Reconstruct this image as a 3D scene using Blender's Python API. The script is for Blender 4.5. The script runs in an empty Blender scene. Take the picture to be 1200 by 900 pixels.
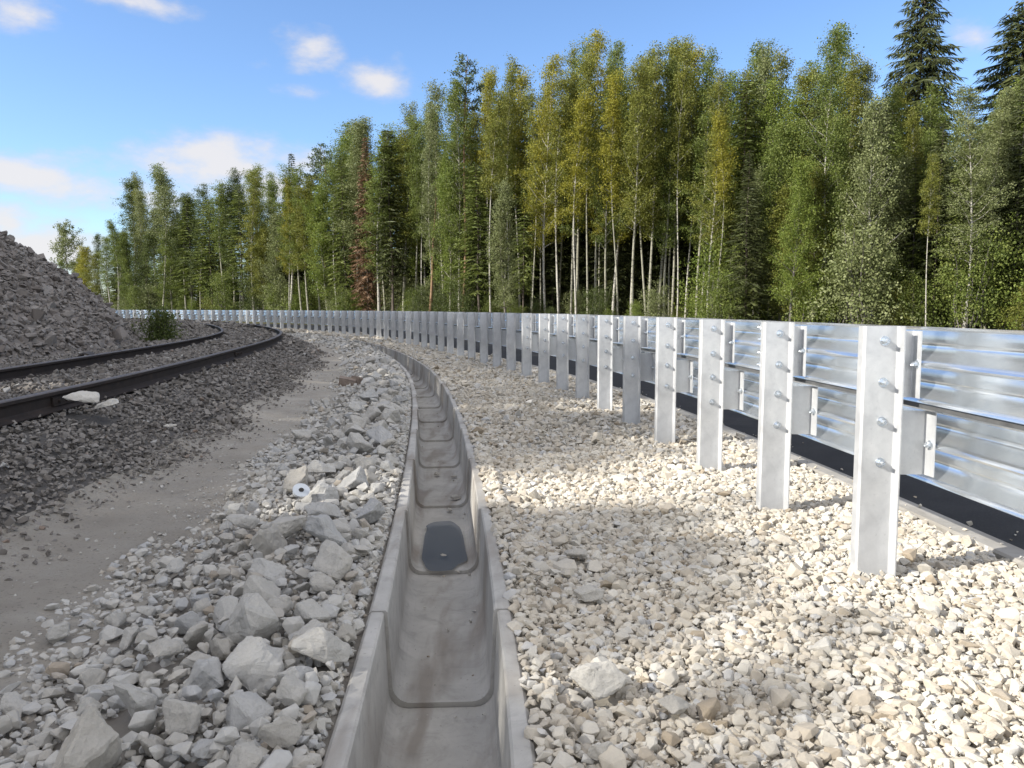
import bpy, bmesh, math, random
import numpy as np
from mathutils import Vector, Matrix, noise as mnoise

R = math.radians
sc = bpy.context.scene
COL = sc.collection

# ------------------------------------------------------------------ camera
CAM_H = 1.22
FPX = 942.0                      # focal length in pixels of the 1200 px wide photograph
PITCH = math.atan((450 - 362) / FPX)
cd = bpy.data.cameras.new('camera')
cam = bpy.data.objects.new('camera', cd)
COL.objects.link(cam)
cam.location = (0, 0, CAM_H)
cam.rotation_euler = (R(90) - PITCH, 0, 0)
cd.sensor_width = 36.0
cd.lens = 36.0 * FPX / 1200.0
cd.clip_start = 0.05
cd.clip_end = 9000
sc.camera = cam

# ------------------------------------------------------------------ light
SUN_EL = R(31)
SH = Vector((0.93, 0.37, 0)).normalized()          # direction the shadows point
sun_dir = Vector((-SH.x * math.cos(SUN_EL), -SH.y * math.cos(SUN_EL), math.sin(SUN_EL)))   # towards the sun
sl = bpy.data.lights.new('sun', 'SUN')
sl.energy = 4.5
sl.angle = R(0.55)
sl.color = (1.0, 0.95, 0.86)
sun = bpy.data.objects.new('sun', sl)
COL.objects.link(sun)
sun.rotation_euler = sun_dir.to_track_quat('Z', 'Y').to_euler()
SKY_STRENGTH = 0.15

sc.view_settings.view_transform = 'Standard'
sc.view_settings.look = 'None'
sc.view_settings.exposure = 0.78
sc.view_settings.gamma = 1.0
sc.view_settings.use_curve_mapping = False
sc.cycles.max_bounces = 6
sc.cycles.diffuse_bounces = 3
sc.cycles.glossy_bounces = 3
sc.cycles.transmission_bounces = 4
sc.cycles.use_denoising = True


def pix_dir(u, v):
    d = np.array([(u - 600) / FPX, 1.0, -(v - 450) / FPX])
    c, s = math.cos(PITCH), math.sin(PITCH)
    return np.array([d[0], d[1] * c + d[2] * s, -d[1] * s + d[2] * c])


def pix_ground(u, v, z=0.0):
    d = pix_dir(u, v)
    t = (z - CAM_H) / d[2]
    return d * t + np.array([0, 0, CAM_H])


def project(p):
    x, y, z = p[..., 0], p[..., 1], p[..., 2] - CAM_H
    c, s = math.cos(PITCH), math.sin(PITCH)
    dep = y * c - z * s
    up = y * s + z * c
    dep = np.where(dep < 0.05, 0.05, dep)
    return 600 + FPX * x / dep, 450 - FPX * up / dep, dep


# ------------------------------------------------------------------ world: sky with a few drifting clouds
world = bpy.data.worlds.new('World')
sc.world = world
world.use_nodes = True
wn, wl = world.node_tree.nodes, world.node_tree.links
wn.clear()


def wnode(t, **kw):
    n = wn.new(t)
    for k, v in kw.items():
        setattr(n, k, v)
    return n


w_out = wnode('ShaderNodeOutputWorld')
w_bg = wnode('ShaderNodeBackground')
w_bg.inputs['Strength'].default_value = SKY_STRENGTH
sky = wnode('ShaderNodeTexSky', sky_type='NISHITA')
sky.sun_disc = False
sky.sun_elevation = SUN_EL
sky.sun_rotation = math.atan2(sun_dir.x, sun_dir.y)
sky.air_density = 1.0
sky.dust_density = 0.35
sky.ozone_density = 3.0
tc = wnode('ShaderNodeTexCoord')
nz = wnode('ShaderNodeTexNoise')
nz.inputs['Scale'].default_value = 14.0
nz.inputs['Detail'].default_value = 7.0
nz.inputs['Roughness'].default_value = 0.58
map_n = wnode('ShaderNodeMapping')
map_n.inputs['Scale'].default_value = (1.0, 1.0, 2.0)
wl.new(tc.outputs['Generated'], map_n.inputs['Vector'])
wl.new(map_n.outputs['Vector'], nz.inputs['Vector'])
CLOUDS = [  # direction given through the photograph's pixels, half sizes, density
    (368, 58, 46, 28, 0.80), (446, 96, 50, 31, 1.0), (356, 110, 46, 17, 0.62),
    (255, 192, 120, 44, 0.98), (345, 196, 80, 40, 0.72), (25, 202, 95, 28, 0.95), (110, 226, 110, 36, 0.80),
    (8, 262, 46, 32, 1.0), (60, 290, 120, 46, 0.95), (165, 222, 80, 44, 0.74), (300, 225, 110, 50, 0.85), (180, 275, 120, 50, 0.6),
    (10, 12, 60, 24, 0.75), (150, 2, 80, 14, 0.7), (285, 72, 55, 20, 0.3), (1142, 40, 42, 24, 0.6),
    (900, 50, 50, 20, 0.2), (-120, 200, 120, 60, 0.9), (-260, 90, 160, 60, 0.8),
]
acc = None
for (u, v, hw, hh, den) in CLOUDS:
    d = pix_dir(u, v)
    d = d / np.linalg.norm(d)
    sub = wnode('ShaderNodeVectorMath', operation='SUBTRACT')
    wl.new(tc.outputs['Generated'], sub.inputs[0])
    sub.inputs[1].default_value = tuple(d)
    mul = wnode('ShaderNodeVectorMath', operation='MULTIPLY')
    wl.new(sub.outputs[0], mul.inputs[0])
    mul.inputs[1].default_value = (FPX / hw, FPX / hw, FPX / hh)
    ln = wnode('ShaderNodeVectorMath', operation='LENGTH')
    wl.new(mul.outputs[0], ln.inputs[0])
    # 1 at the centre, 0 at the rim, eaten by the noise
    m1 = wnode('ShaderNodeMapRange')
    m1.inputs['From Min'].default_value = 0.0
    m1.inputs['From Max'].default_value = 1.35
    m1.inputs['To Min'].default_value = 1.0 * den
    m1.inputs['To Max'].default_value = 0.0
    wl.new(ln.outputs['Value'], m1.inputs['Value'])
    if acc is None:
        acc = m1.outputs[0]
    else:
        mx = wnode('ShaderNodeMath', operation='MAXIMUM')
        wl.new(acc, mx.inputs[0])
        wl.new(m1.outputs[0], mx.inputs[1])
        acc = mx.outputs[0]
nsh = wnode('ShaderNodeMath', operation='SUBTRACT')
wl.new(nz.outputs['Fac'], nsh.inputs[0])
nsh.inputs[1].default_value = 0.5
nmul = wnode('ShaderNodeMath', operation='MULTIPLY')
wl.new(nsh.outputs[0], nmul.inputs[0])
nmul.inputs[1].default_value = 1.25
addn = wnode('ShaderNodeMath', operation='ADD')
wl.new(acc, addn.inputs[0])
wl.new(nmul.outputs[0], addn.inputs[1])
cfac = wnode('ShaderNodeMapRange', interpolation_type='SMOOTHSTEP')
cfac.inputs['From Min'].default_value = 0.26
cfac.inputs['From Max'].default_value = 0.84
cfac.inputs['To Max'].default_value = 0.92
wl.new(addn.outputs[0], cfac.inputs['Value'])
ccol = wnode('ShaderNodeMix', data_type='RGBA')
ccol.inputs['A'].default_value = (2.5, 2.6, 3.05, 1)
ccol.inputs['B'].default_value = (3.45, 3.35, 3.35, 1)
# unseen bright cloud, high up and behind the camera, added to whiten fill light
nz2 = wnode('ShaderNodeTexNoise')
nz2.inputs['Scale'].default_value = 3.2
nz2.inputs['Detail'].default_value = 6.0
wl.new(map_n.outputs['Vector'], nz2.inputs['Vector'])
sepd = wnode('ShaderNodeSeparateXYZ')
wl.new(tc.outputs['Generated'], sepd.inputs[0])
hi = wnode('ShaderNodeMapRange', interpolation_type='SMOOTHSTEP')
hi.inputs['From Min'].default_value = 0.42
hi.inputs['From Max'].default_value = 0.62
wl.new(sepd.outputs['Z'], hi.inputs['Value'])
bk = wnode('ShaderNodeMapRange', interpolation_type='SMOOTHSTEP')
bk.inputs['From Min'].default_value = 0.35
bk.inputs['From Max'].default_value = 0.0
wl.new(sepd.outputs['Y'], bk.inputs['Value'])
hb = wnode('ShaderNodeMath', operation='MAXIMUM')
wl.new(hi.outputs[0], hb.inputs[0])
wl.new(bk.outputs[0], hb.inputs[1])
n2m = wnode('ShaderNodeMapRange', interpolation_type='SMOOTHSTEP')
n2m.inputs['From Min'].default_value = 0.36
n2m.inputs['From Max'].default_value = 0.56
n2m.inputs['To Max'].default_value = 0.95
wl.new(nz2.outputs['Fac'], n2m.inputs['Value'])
fill_deck = wnode('ShaderNodeMath', operation='MULTIPLY')
wl.new(hb.outputs[0], fill_deck.inputs[0])
wl.new(n2m.outputs[0], fill_deck.inputs[1])
allc = wnode('ShaderNodeMath', operation='MAXIMUM')
wl.new(cfac.outputs[0], allc.inputs[0])
wl.new(fill_deck.outputs[0], allc.inputs[1])
skymix = wnode('ShaderNodeMix', data_type='RGBA')
wl.new(cfac.outputs[0], skymix.inputs['Factor'])
wl.new(cfac.outputs[0], ccol.inputs['Factor'])
skt = wnode('ShaderNodeMix', data_type='RGBA', blend_type='MULTIPLY')
skt.inputs['Factor'].default_value = 1.0
wl.new(sky.outputs['Color'], skt.inputs['A'])
skt.inputs['B'].default_value = (0.735, 0.80, 0.91, 1)
wl.new(skt.outputs['Result'], skymix.inputs['A'])
wl.new(ccol.outputs['Result'], skymix.inputs['B'])
fill_deckmix = wnode('ShaderNodeMix', data_type='RGBA')
wl.new(fill_deck.outputs[0], fill_deckmix.inputs['Factor'])
wl.new(skymix.outputs['Result'], fill_deckmix.inputs['A'])
fill_deckmix.inputs['B'].default_value = (5.6, 5.4, 5.2, 1)
wl.new(fill_deckmix.outputs['Result'], w_bg.inputs['Color'])
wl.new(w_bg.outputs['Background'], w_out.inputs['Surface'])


# ------------------------------------------------------------------ materials
class MatB:
    def __init__(self, name):
        self.m = bpy.data.materials.new(name)
        self.m.use_nodes = True
        self.n, self.l = self.m.node_tree.nodes, self.m.node_tree.links
        self.n.clear()
        self.out = self.n.new('ShaderNodeOutputMaterial')
        self.p = self.n.new('ShaderNodeBsdfPrincipled')
        self.l.new(self.p.outputs[0], self.out.inputs['Surface'])
        self.geo = None

    def new(self, t, **kw):
        n = self.n.new(t)
        for k, v in kw.items():
            setattr(n, k, v)
        return n

    def coord(self, obj=True, scale=(1, 1, 1)):
        t = self.new('ShaderNodeTexCoord')
        mp = self.new('ShaderNodeMapping')
        mp.inputs['Scale'].default_value = scale
        self.l.new(t.outputs['Object'], mp.inputs['Vector'])
        return mp.outputs['Vector']

    def noise(self, scale, detail=4, rough=0.55, vec=None, dist=0.0):
        n = self.new('ShaderNodeTexNoise')
        n.inputs['Scale'].default_value = scale
        n.inputs['Detail'].default_value = detail
        n.inputs['Roughness'].default_value = rough
        n.inputs['Distortion'].default_value = dist
        self.l.new(vec if vec is not None else self.coord(), n.inputs['Vector'])
        return n.outputs['Fac']

    def ramp(self, fac, stops):
        r = self.new('ShaderNodeValToRGB')
        e = r.color_ramp.elements
        while len(e) < len(stops):
            e.new(0.5)
        for i, (p, c) in enumerate(stops):
            e[i].position = p
            e[i].color = (c[0], c[1], c[2], 1) if not isinstance(c, (int, float)) else (c, c, c, 1)
        self.l.new(fac, r.inputs['Fac'])
        return r.outputs['Color']

    def mix(self, a, b, fac, mode='MIX'):
        m = self.new('ShaderNodeMix', data_type='RGBA', blend_type=mode)
        for s, val in (('A', a), ('B', b)):
            if isinstance(val, tuple):
                m.inputs[s].default_value = (val[0], val[1], val[2], 1)
            else:
                self.l.new(val, m.inputs[s])
        if isinstance(fac, (int, float)):
            m.inputs['Factor'].default_value = fac
        else:
            self.l.new(fac, m.inputs['Factor'])
        return m.outputs['Result']

    def attr(self, name='tint'):
        a = self.new('ShaderNodeAttribute')
        a.attribute_name = name
        return a.outputs['Fac']

    def bump(self, h, strength=0.4, dist=0.02):
        b = self.new('ShaderNodeBump')
        b.inputs['Strength'].default_value = strength
        b.inputs['Distance'].default_value = dist
        self.l.new(h, b.inputs['Height'])
        self.l.new(b.outputs['Normal'], self.p.inputs['Normal'])

    def set(self, **kw):
        names = {'color': 'Base Color', 'rough': 'Roughness', 'metal': 'Metallic', 'spec': 'Specular IOR Level'}
        for k, v in kw.items():
            i = self.p.inputs[names[k]]
            if isinstance(v, tuple):
                i.default_value = (v[0], v[1], v[2], 1)
            elif isinstance(v, (int, float)):
                i.default_value = v
            else:
                self.l.new(v, i)
        return self


def stone_mat(name, stops, nscale=30, bump=0.5, bd=0.006, mottling=0.25, dark=(0.2, 0.19, 0.18)):
    b = MatB(name)
    c = b.ramp(b.attr(), stops)
    n1 = b.noise(nscale, 5, 0.6)
    c = b.mix(c, dark, b.ramp(n1, [(0.45, 0.0), (0.8, mottling)]))
    n2 = b.noise(nscale * 3.5, 4, 0.65)
    c = b.mix(c, (1.0, 0.98, 0.94), b.ramp(n2, [(0.5, 0.0), (0.85, 0.22)]), 'SOFT_LIGHT')
    b.set(color=c, rough=0.92, spec=0.2)
    b.bump(b.noise(nscale * 2, 6, 0.7), bump, bd)
    return b.m


M = {}
M['limestone'] = stone_mat('limestone', [(0.0, (0.34, 0.285, 0.215)), (0.12, (0.44, 0.39, 0.32)), (0.45, (0.50, 0.455, 0.38)), (0.75, (0.55, 0.52, 0.46)), (1.0, (0.46, 0.46, 0.46))], 28, 0.45)
M['rubble'] = stone_mat('rubble', [(0.0, (0.35, 0.295, 0.23)), (0.2, (0.43, 0.405, 0.36)), (0.6, (0.48, 0.465, 0.43)), (1.0, (0.40, 0.40, 0.395))], 14, 0.55, 0.012, 0.3)
M['ballast'] = stone_mat('ballast', [(0.0, (0.125, 0.111, 0.098)), (0.5, (0.198, 0.182, 0.165)), (0.9, (0.275, 0.256, 0.236)), (0.96, (0.25, 0.19, 0.15)), (1.0, (0.40, 0.39, 0.37))], 40, 0.5, 0.006, 0.3, (0.085, 0.082, 0.08))
M['pile'] = stone_mat('pile_stone', [(0.0, (0.135, 0.117, 0.103)), (0.4, (0.208, 0.188, 0.172)), (0.9, (0.275, 0.255, 0.236)), (1.0, (0.34, 0.325, 0.305))], 14, 0.5, 0.012, 0.35, (0.10, 0.09, 0.09))


def ground_mat(name, c1, c2, scale, rough=0.95, bump=0.6, bd=0.02, speck=None):
    b = MatB(name)
    n = b.noise(scale, 6, 0.6)
    c = b.ramp(n, [(0.3, c1), (0.7, c2)])
    if speck:
        n2 = b.noise(scale * 22, 3, 0.6)
        c = b.mix(c, speck, b.ramp(n2, [(0.58, 0.0), (0.68, 0.7)]))
    n3 = b.noise(scale * 0.22, 3, 0.5)
    c = b.mix(c, (c1[0] * 0.8, c1[1] * 0.8, c1[2] * 0.8), b.ramp(n3, [(0.4, 0.0), (0.75, 0.6)]))
    b.set(color=c, rough=rough, spec=0.15)
    b.bump(b.noise(scale * 9, 10, 0.78), bump, bd)
    return b.m


M['gravel_bed'] = ground_mat('gravel_bed', (0.38, 0.345, 0.285), (0.48, 0.44, 0.375), 6)
M['rubble_bed'] = ground_mat('rubble_bed', (0.21, 0.19, 0.165), (0.32, 0.30, 0.27), 5)
M['ballast_bed'] = ground_mat('ballast_bed', (0.075, 0.07, 0.066), (0.14, 0.13, 0.12), 7)
M['path'] = ground_mat('path_sand', (0.325, 0.295, 0.252), (0.44, 0.408, 0.358), 2.6, bump=0.9, bd=0.03, speck=(0.17, 0.157, 0.14))
M['forest_floor'] = ground_mat('forest_floor', (0.035, 0.035, 0.015), (0.09, 0.08, 0.035), 0.8)
M['verge'] = ground_mat('verge_earth', (0.10, 0.09, 0.06), (0.17, 0.16, 0.11), 1.2)
M['asphalt'] = ground_mat('asphalt', (0.026, 0.026, 0.028), (0.040, 0.040, 0.042), 3, 0.85, 0.5, 0.006, (0.075, 0.075, 0.078))


def concrete_mat(name, base, dark, stain):
    b = MatB(name)
    n = b.noise(3.5, 7, 0.62)
    c = b.ramp(n, [(0.3, dark), (0.68, base)])
    st = b.noise(1.3, 4, 0.5, b.coord(scale=(4.0, 0.8, 1.0)), 0.4)
    c = b.mix(c, stain, b.ramp(st, [(0.48, 0.0), (0.64, 0.7)]))
    sm = b.noise(9, 6, 0.7, None, 0.8)
    c = b.mix(c, tuple(q * 0.6 for q in dark), b.ramp(sm, [(0.5, 0.0), (0.75, 0.55)]))
    pits = b.noise(60, 3, 0.6)
    c = b.mix(c, (dark[0] * 0.55, dark[1] * 0.55, dark[2] * 0.55), b.ramp(pits, [(0.66, 0.0), (0.74, 0.6)]))
    b.set(color=c, rough=0.85, spec=0.25)
    b.bump(b.noise(45, 6, 0.7), 0.3, 0.004)
    return b.m


M['concrete'] = concrete_mat('drain_concrete', (0.47, 0.455, 0.425), (0.35, 0.338, 0.315), (0.22, 0.19, 0.16))
M['kerb'] = concrete_mat('kerb_concrete', (0.36, 0.345, 0.32), (0.26, 0.25, 0.23), (0.24, 0.22, 0.19))

b = MatB('puddle_water')
b.set(color=(0.05, 0.052, 0.052), rough=0.36, spec=0.35)
b.p.inputs['Alpha'].default_value = 0.66
M['wet'] = b.m

# galvanised steel, two finishes
b = MatB('galvanised_beam')
vec = b.coord(scale=(1, 1, 1))
n = b.noise(2.2, 6, 0.62, vec, 0.6)
n2 = b.noise(26, 5, 0.7)
c = b.mix(b.ramp(n, [(0.3, (0.66, 0.71, 0.76)), (0.62, (0.84, 0.875, 0.905))]), (0.96, 0.96, 0.96), b.ramp(n2, [(0.58, 0.0), (0.68, 0.5)]))
n3 = b.noise(1.6, 4, 0.55)
b.set(color=c, metal=0.9, rough=b.ramp(n3, [(0.35, 0.15), (0.65, 0.27)]))
b.bump(b.noise(2.4, 2, 0.4), 0.12, 0.03)
M['beam'] = b.m
b = MatB('galvanised_post')
n = b.noise(6, 6, 0.66, None, 0.3)
n2 = b.noise(50, 4, 0.6)
c = b.mix(b.ramp(n, [(0.3, (0.46, 0.47, 0.485)), (0.55, (0.58, 0.59, 0.60)), (0.72, (0.68, 0.685, 0.69))]), (0.40, 0.41, 0.43), b.ramp(n2, [(0.6, 0.0), (0.72, 0.4)]))
b.set(color=c, metal=0.4, rough=b.ramp(n, [(0.3, 0.42), (0.7, 0.62)]))
b.bump(n2, 0.06, 0.003)
M['post'] = b.m
b = MatB('dark_steel_bar')
b.set(color=b.ramp(b.noise(12, 4), [(0.3, (0.10, 0.102, 0.105)), (0.7, (0.16, 0.163, 0.166))]), metal=0.4, rough=0.55)
M['bar'] = b.m
b = MatB('rusty_rail')
n = b.noise(9, 6, 0.65)
b.set(color=b.ramp(n, [(0.3, (0.020, 0.016, 0.014)), (0.6, (0.034, 0.025, 0.021)), (0.8, (0.062, 0.041, 0.031))]), rough=0.75, spec=0.25)
b.bump(b.noise(40, 4), 0.25, 0.003)
M['rail'] = b.m
b = MatB('rail_head')
n = b.noise(14, 5)
b.set(color=b.ramp(n, [(0.3, (0.075, 0.062, 0.055)), (0.7, (0.13, 0.11, 0.098))]), rough=0.6, metal=0.2)
M['rail_head'] = b.m
b = MatB('brick_red')
n = b.noise(18, 5)
b.set(color=b.ramp(n, [(0.3, (0.20, 0.155, 0.125)), (0.7, (0.29, 0.24, 0.205))]), rough=0.92, spec=0.15)
b.bump(b.noise(60, 5), 0.4, 0.004)
M['brick'] = b.m
b = MatB('white_plastic')
b.set(color=(0.55, 0.59, 0.64), rough=0.45)
M['plastic'] = b.m
b = MatB('black_plastic')
b.set(color=(0.015, 0.014, 0.013), rough=0.6)
M['black'] = b.m
b = MatB('old_pipe')
b.set(color=b.ramp(b.noise(15), [(0.3, (0.03, 0.026, 0.024)), (0.7, (0.07, 0.055, 0.045))]), rough=0.8)
M['pipe'] = b.m


def bark_mat(name, stops, marks=None):
    b = MatB(name)
    n = b.noise(3.0, 5, 0.6, b.coord(scale=(3, 3, 0.5)))
    c = b.ramp(n, stops)
    if marks:
        n2 = b.noise(2.6, 3, 0.6, b.coord(scale=(1.2, 1.2, 2.6)))
        c = b.mix(c, marks, b.ramp(n2, [(0.56, 0.0), (0.64, 0.85)]))
    b.set(color=c, rough=0.9, spec=0.15)
    b.bump(n, 0.5, 0.02)
    return b.m


M['birch_bark'] = bark_mat('birch_bark', [(0.3, (0.34, 0.32, 0.28)), (0.7, (0.52, 0.495, 0.44))], (0.10, 0.09, 0.08))
M['aspen_bark'] = bark_mat('aspen_bark', [(0.3, (0.22, 0.21, 0.165)), (0.7, (0.40, 0.385, 0.31))], (0.08, 0.075, 0.06))
M['grey_bark'] = bark_mat('grey_bark', [(0.3, (0.09, 0.08, 0.07)), (0.7, (0.20, 0.185, 0.16))])
M['pine_bark'] = bark_mat('pine_bark', [(0.3, (0.20, 0.12, 0.07)), (0.7, (0.36, 0.24, 0.155))], (0.13, 0.09, 0.065))
M['spruce_bark'] = bark_mat('spruce_bark', [(0.3, (0.075, 0.06, 0.05)), (0.7, (0.16, 0.135, 0.115))])


LEAF_GAIN = 1.75


def leaf_mat(name, c0, c1, c2, trans=0.35):
    b = MatB(name)
    k = LEAF_GAIN
    c0, c1, c2 = [tuple(q * k for q in cc) for cc in (c0, c1, c2)]
    c = b.ramp(b.attr(), [(0.0, c0), (0.5, c1), (1.0, c2)])
    b.set(color=c, rough=0.55, spec=0.3)
    tr = b.new('ShaderNodeBsdfTranslucent')
    b.l.new(c, tr.inputs['Color'])
    mx = b.new('ShaderNodeMixShader')
    mx.inputs[0].default_value = trans
    b.l.new(b.p.outputs[0], mx.inputs[1])
    b.l.new(tr.outputs[0], mx.inputs[2])
    b.l.new(mx.outputs[0], b.out.inputs['Surface'])
    return b.m


M['leaf_green'] = leaf_mat('leaf_green', (0.045, 0.062, 0.014), (0.085, 0.110, 0.024), (0.15, 0.165, 0.045))
M['leaf_olive'] = leaf_mat('leaf_olive', (0.055, 0.062, 0.014), (0.108, 0.118, 0.023), (0.18, 0.172, 0.036))
M['leaf_yellow'] = leaf_mat('leaf_yellow', (0.075, 0.078, 0.012), (0.155, 0.15, 0.019), (0.25, 0.22, 0.032))
M['leaf_silver'] = leaf_mat('leaf_silver', (0.058, 0.070, 0.024), (0.105, 0.120, 0.046), (0.175, 0.185, 0.09), 0.25)
M['leaf_fresh'] = leaf_mat('leaf_fresh', (0.052, 0.075, 0.014), (0.100, 0.130, 0.024), (0.155, 0.175, 0.038))
M['leaf_dark'] = leaf_mat('leaf_dark', (0.028, 0.038, 0.012), (0.050, 0.066, 0.018), (0.085, 0.10, 0.03))
M['needle'] = leaf_mat('spruce_needle', (0.022, 0.027, 0.010), (0.037, 0.045, 0.014), (0.062, 0.068, 0.021), 0.12)
M['needle_lit'] = leaf_mat('lit_spruce_needle', (0.038, 0.05, 0.012), (0.070, 0.088, 0.018), (0.11, 0.125, 0.03), 0.2)  # yellower copy of the spruce needle, sunlight put into its colour
M['needle_dead'] = leaf_mat('dead_needle', (0.06, 0.036, 0.02), (0.105, 0.062, 0.034), (0.15, 0.095, 0.055), 0.15)
M['needle_pine'] = leaf_mat('pine_needle', (0.030, 0.044, 0.022), (0.055, 0.075, 0.036), (0.085, 0.105, 0.05), 0.15)
M['shrub_leaf'] = leaf_mat('shrub_leaf', (0.03, 0.042, 0.012), (0.058, 0.076, 0.02), (0.09, 0.105, 0.032), 0.4)


# ------------------------------------------------------------------ mesh helpers
def mesh_np(name, V, F, mats, tint=None, mat_idx=None, smooth=False):
    """V (n,3); F (m,k) equal-size faces or a list of lists"""
    me = bpy.data.meshes.new(name)
    V = np.asarray(V, dtype=np.float32)
    me.vertices.add(len(V))
    me.vertices.foreach_set('co', V.ravel())
    if isinstance(F, np.ndarray):
        m, k = F.shape
        loops = F.astype(np.int32).ravel()
        starts = np.arange(0, m * k, k, dtype=np.int32)
    else:
        m = len(F)
        loops = np.fromiter((i for f in F for i in f), dtype=np.int32)
        lens = np.fromiter((len(f) for f in F), dtype=np.int32)
        starts = np.concatenate([[0], np.cumsum(lens)[:-1]]).astype(np.int32)
    me.loops.add(len(loops))
    me.loops.foreach_set('vertex_index', loops)
    me.polygons.add(m)
    me.polygons.foreach_set('loop_start', starts)
    if mat_idx is not None:
        me.polygons.foreach_set('material_index', np.asarray(mat_idx, dtype=np.int32))
    me.update(calc_edges=True)
    me.validate()
    me.polygons.foreach_set('use_smooth', np.full(len(me.polygons), bool(smooth)))
    if tint is not None:
        a = me.attributes.new('tint', 'FLOAT', 'POINT')
        a.data.foreach_set('value', np.asarray(tint, dtype=np.float32))
    for mm in (mats if isinstance(mats, (list, tuple)) else [mats]):
        me.materials.append(mm)
    return me


def link(name, data, parent=None, loc=(0, 0, 0), rotz=0.0):
    o = bpy.data.objects.new(name, data)
    COL.objects.link(o)
    o.location = loc
    o.rotation_euler = (0, 0, rotz)
    if parent is not None:
        o.parent = parent
    return o


def tag(o, label=None, cat=None, group=None, kind=None):
    if label:
        o['label'] = label
    if cat:
        o['category'] = cat
    if group:
        o['group'] = group
    if kind:
        o['kind'] = kind
    return o


def copy_tree(o, parent=None):
    c = o.copy()
    COL.objects.link(c)
    c.parent = parent
    for ch in list(o.children):
        copy_tree(ch, c)
    return c


# ------------------------------------------------------------------ the curve everything follows
CX, CY, RAD = -84.0, -1.0, 84.0
_lt = np.array([-60, 4, 10, 14, 20, 25, 31, 45, 60, 140.0])
_lv = np.array([-0.04, -0.04, -0.05, -0.05, 0.16, 0.25, 0.12, 0.0, -0.18, -0.2])
_dt = np.array([-60, 3, 5.4, 8.2, 12, 17, 28, 140.0])
_dv = np.array([0.03, 0.03, -0.04, -0.08, -0.06, 0.02, 0.12, 0.12])
_pt = np.array([-60, 4.6, 13, 15.4, 18.7, 22, 28, 45, 140.0])
_pv = np.array([0.0, 0.0, 0.0, -0.12, -0.26, -0.42, -0.46, -0.46, -0.46])


def _smooth(tx, tv):
    g = np.arange(-60, 141, 0.5)
    v = np.interp(g, tx, tv)
    k = np.hanning(15)
    k /= k.sum()
    vp = np.concatenate([np.full(7, v[0]), v, np.full(7, v[-1])])
    return g, np.convolve(vp, k, 'valid')


_gl, _sl = _smooth(_lt, _lv)
_gd, _sd = _smooth(_dt, _dv)
_gp, _sp = _smooth(_pt, _pv)


def P(o, t):
    """offset across the line (metres, about x near the camera), station along it -> x, y"""
    o = np.asarray(o, dtype=float)
    t = np.asarray(t, dtype=float)
    dl, dd, dp = np.interp(t, _gl, _sl), np.interp(t, _gd, _sd), np.interp(t, _gp, _sp)
    xs = [-60, -8, -2.3, -0.7, 0.3, 1.3, 14, 60]
    ys = [0 * dl, dl, dl, dd, dd, dp, dp, 0 * dl]
    w = np.zeros_like(o + t)
    ob = np.broadcast_to(o, w.shape)
    for i in range(len(xs) - 1):
        m = (ob >= xs[i]) & (ob < xs[i + 1])
        f = (ob - xs[i]) / (xs[i + 1] - xs[i])
        w = np.where(m, ys[i] * (1 - f) + ys[i + 1] * f, w)
    r = RAD + o + w
    a = t / RAD
    return CX + r * np.cos(a), CY + r * np.sin(a)


def OT(x, y):
    """inverse of P (a few fixed-point steps)"""
    t = math.atan2(y - CY, x - CX) * RAD
    o = math.hypot(x - CX, y - CY) - RAD
    o0 = o
    for _ in range(6):
        px, py = P(o0, t)
        o0 += o - (math.hypot(float(px) - CX, float(py) - CY) - RAD)
    return o0, t


PROF_O = np.array([-84, -9, -6.6, -6.0, -5.7, -3.3, -2.95, -2.25, -2.05, -1.5, -1.2, -0.62, -0.44, 0.09, 0.3, 2.5, 2.62, 2.76, 10.4, 11.5, 14, 20, 4000])
PROF_Z = np.array([0.3, 0.34, 0.36, 0.40, 0.415, 0.415, 0.36, 0.05, 0.02, 0.0, 0.02, 0.035, 0.005, 0.0, -0.02, -0.045, -0.06, -0.05, -0.05, -0.10, -0.25, -0.2, -0.2])


def gz(o):
    return np.interp(o, PROF_O, PROF_Z)


# ------------------------------------------------------------------ ground sheet with the slot of the drain in it
def ground_noise(x, y):
    return 0.010 * np.sin(x * 3.1 + 1.3 * np.sin(y * 2.3)) * np.cos(y * 2.7 + x) + 0.008 * np.sin(x * 8.3 + y * 5.1) * np.sin(y * 7.9 - x * 3)


DO0, DO1 = -0.46, 0.105           # drain outer edges (nominal offsets)
SLOT = [-0.465, -0.460, 0.105, 0.110]
o_list = [-83.5, -60, -40, -25, -16, -12, -10, -9, -8, -7.3, -6.6, -6.3, -6.0, -5.7, -5.2, -4.8, -4.3, -3.8, -3.3, -3.12, -2.95, -2.8, -2.6, -2.4, -2.25, -2.15,
          -2.05, -1.95, -1.85, -1.75, -1.65, -1.5, -1.35, -1.2, -1.0, -0.8, -0.6, -0.5] + SLOT + [0.14, 0.3, 0.6, 0.9, 1.2, 1.5, 1.8, 2.1, 2.5, 2.62, 2.76, 4, 6, 8, 10.4, 10.9, 11.5, 12.5, 14, 17, 20,
          30, 45, 70, 110, 180, 300, 600, 1200, 2500, 4000]
t_list = list(np.arange(-20, 2, 1.0)) + list(np.arange(2, 14, 0.12)) + list(np.arange(14, 30, 0.3)) + list(np.arange(30, 110, 1.0)) + list(np.arange(110, 2 * math.pi * RAD - 20, 6.0))
OO, TT = np.meshgrid(np.array(o_list), np.array(t_list))
gx, gy = P(OO, TT)
gzv = gz(OO)
inner = (OO > -3) & (OO < 2.3)
gzv = gzv + np.where(inner, ground_noise(gx, gy), 0) * np.clip(np.abs(OO + 0.175) * 4 - 1.05, 0, 1)
slot_in = (OO > -0.4625) & (OO < 0.1075)
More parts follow.
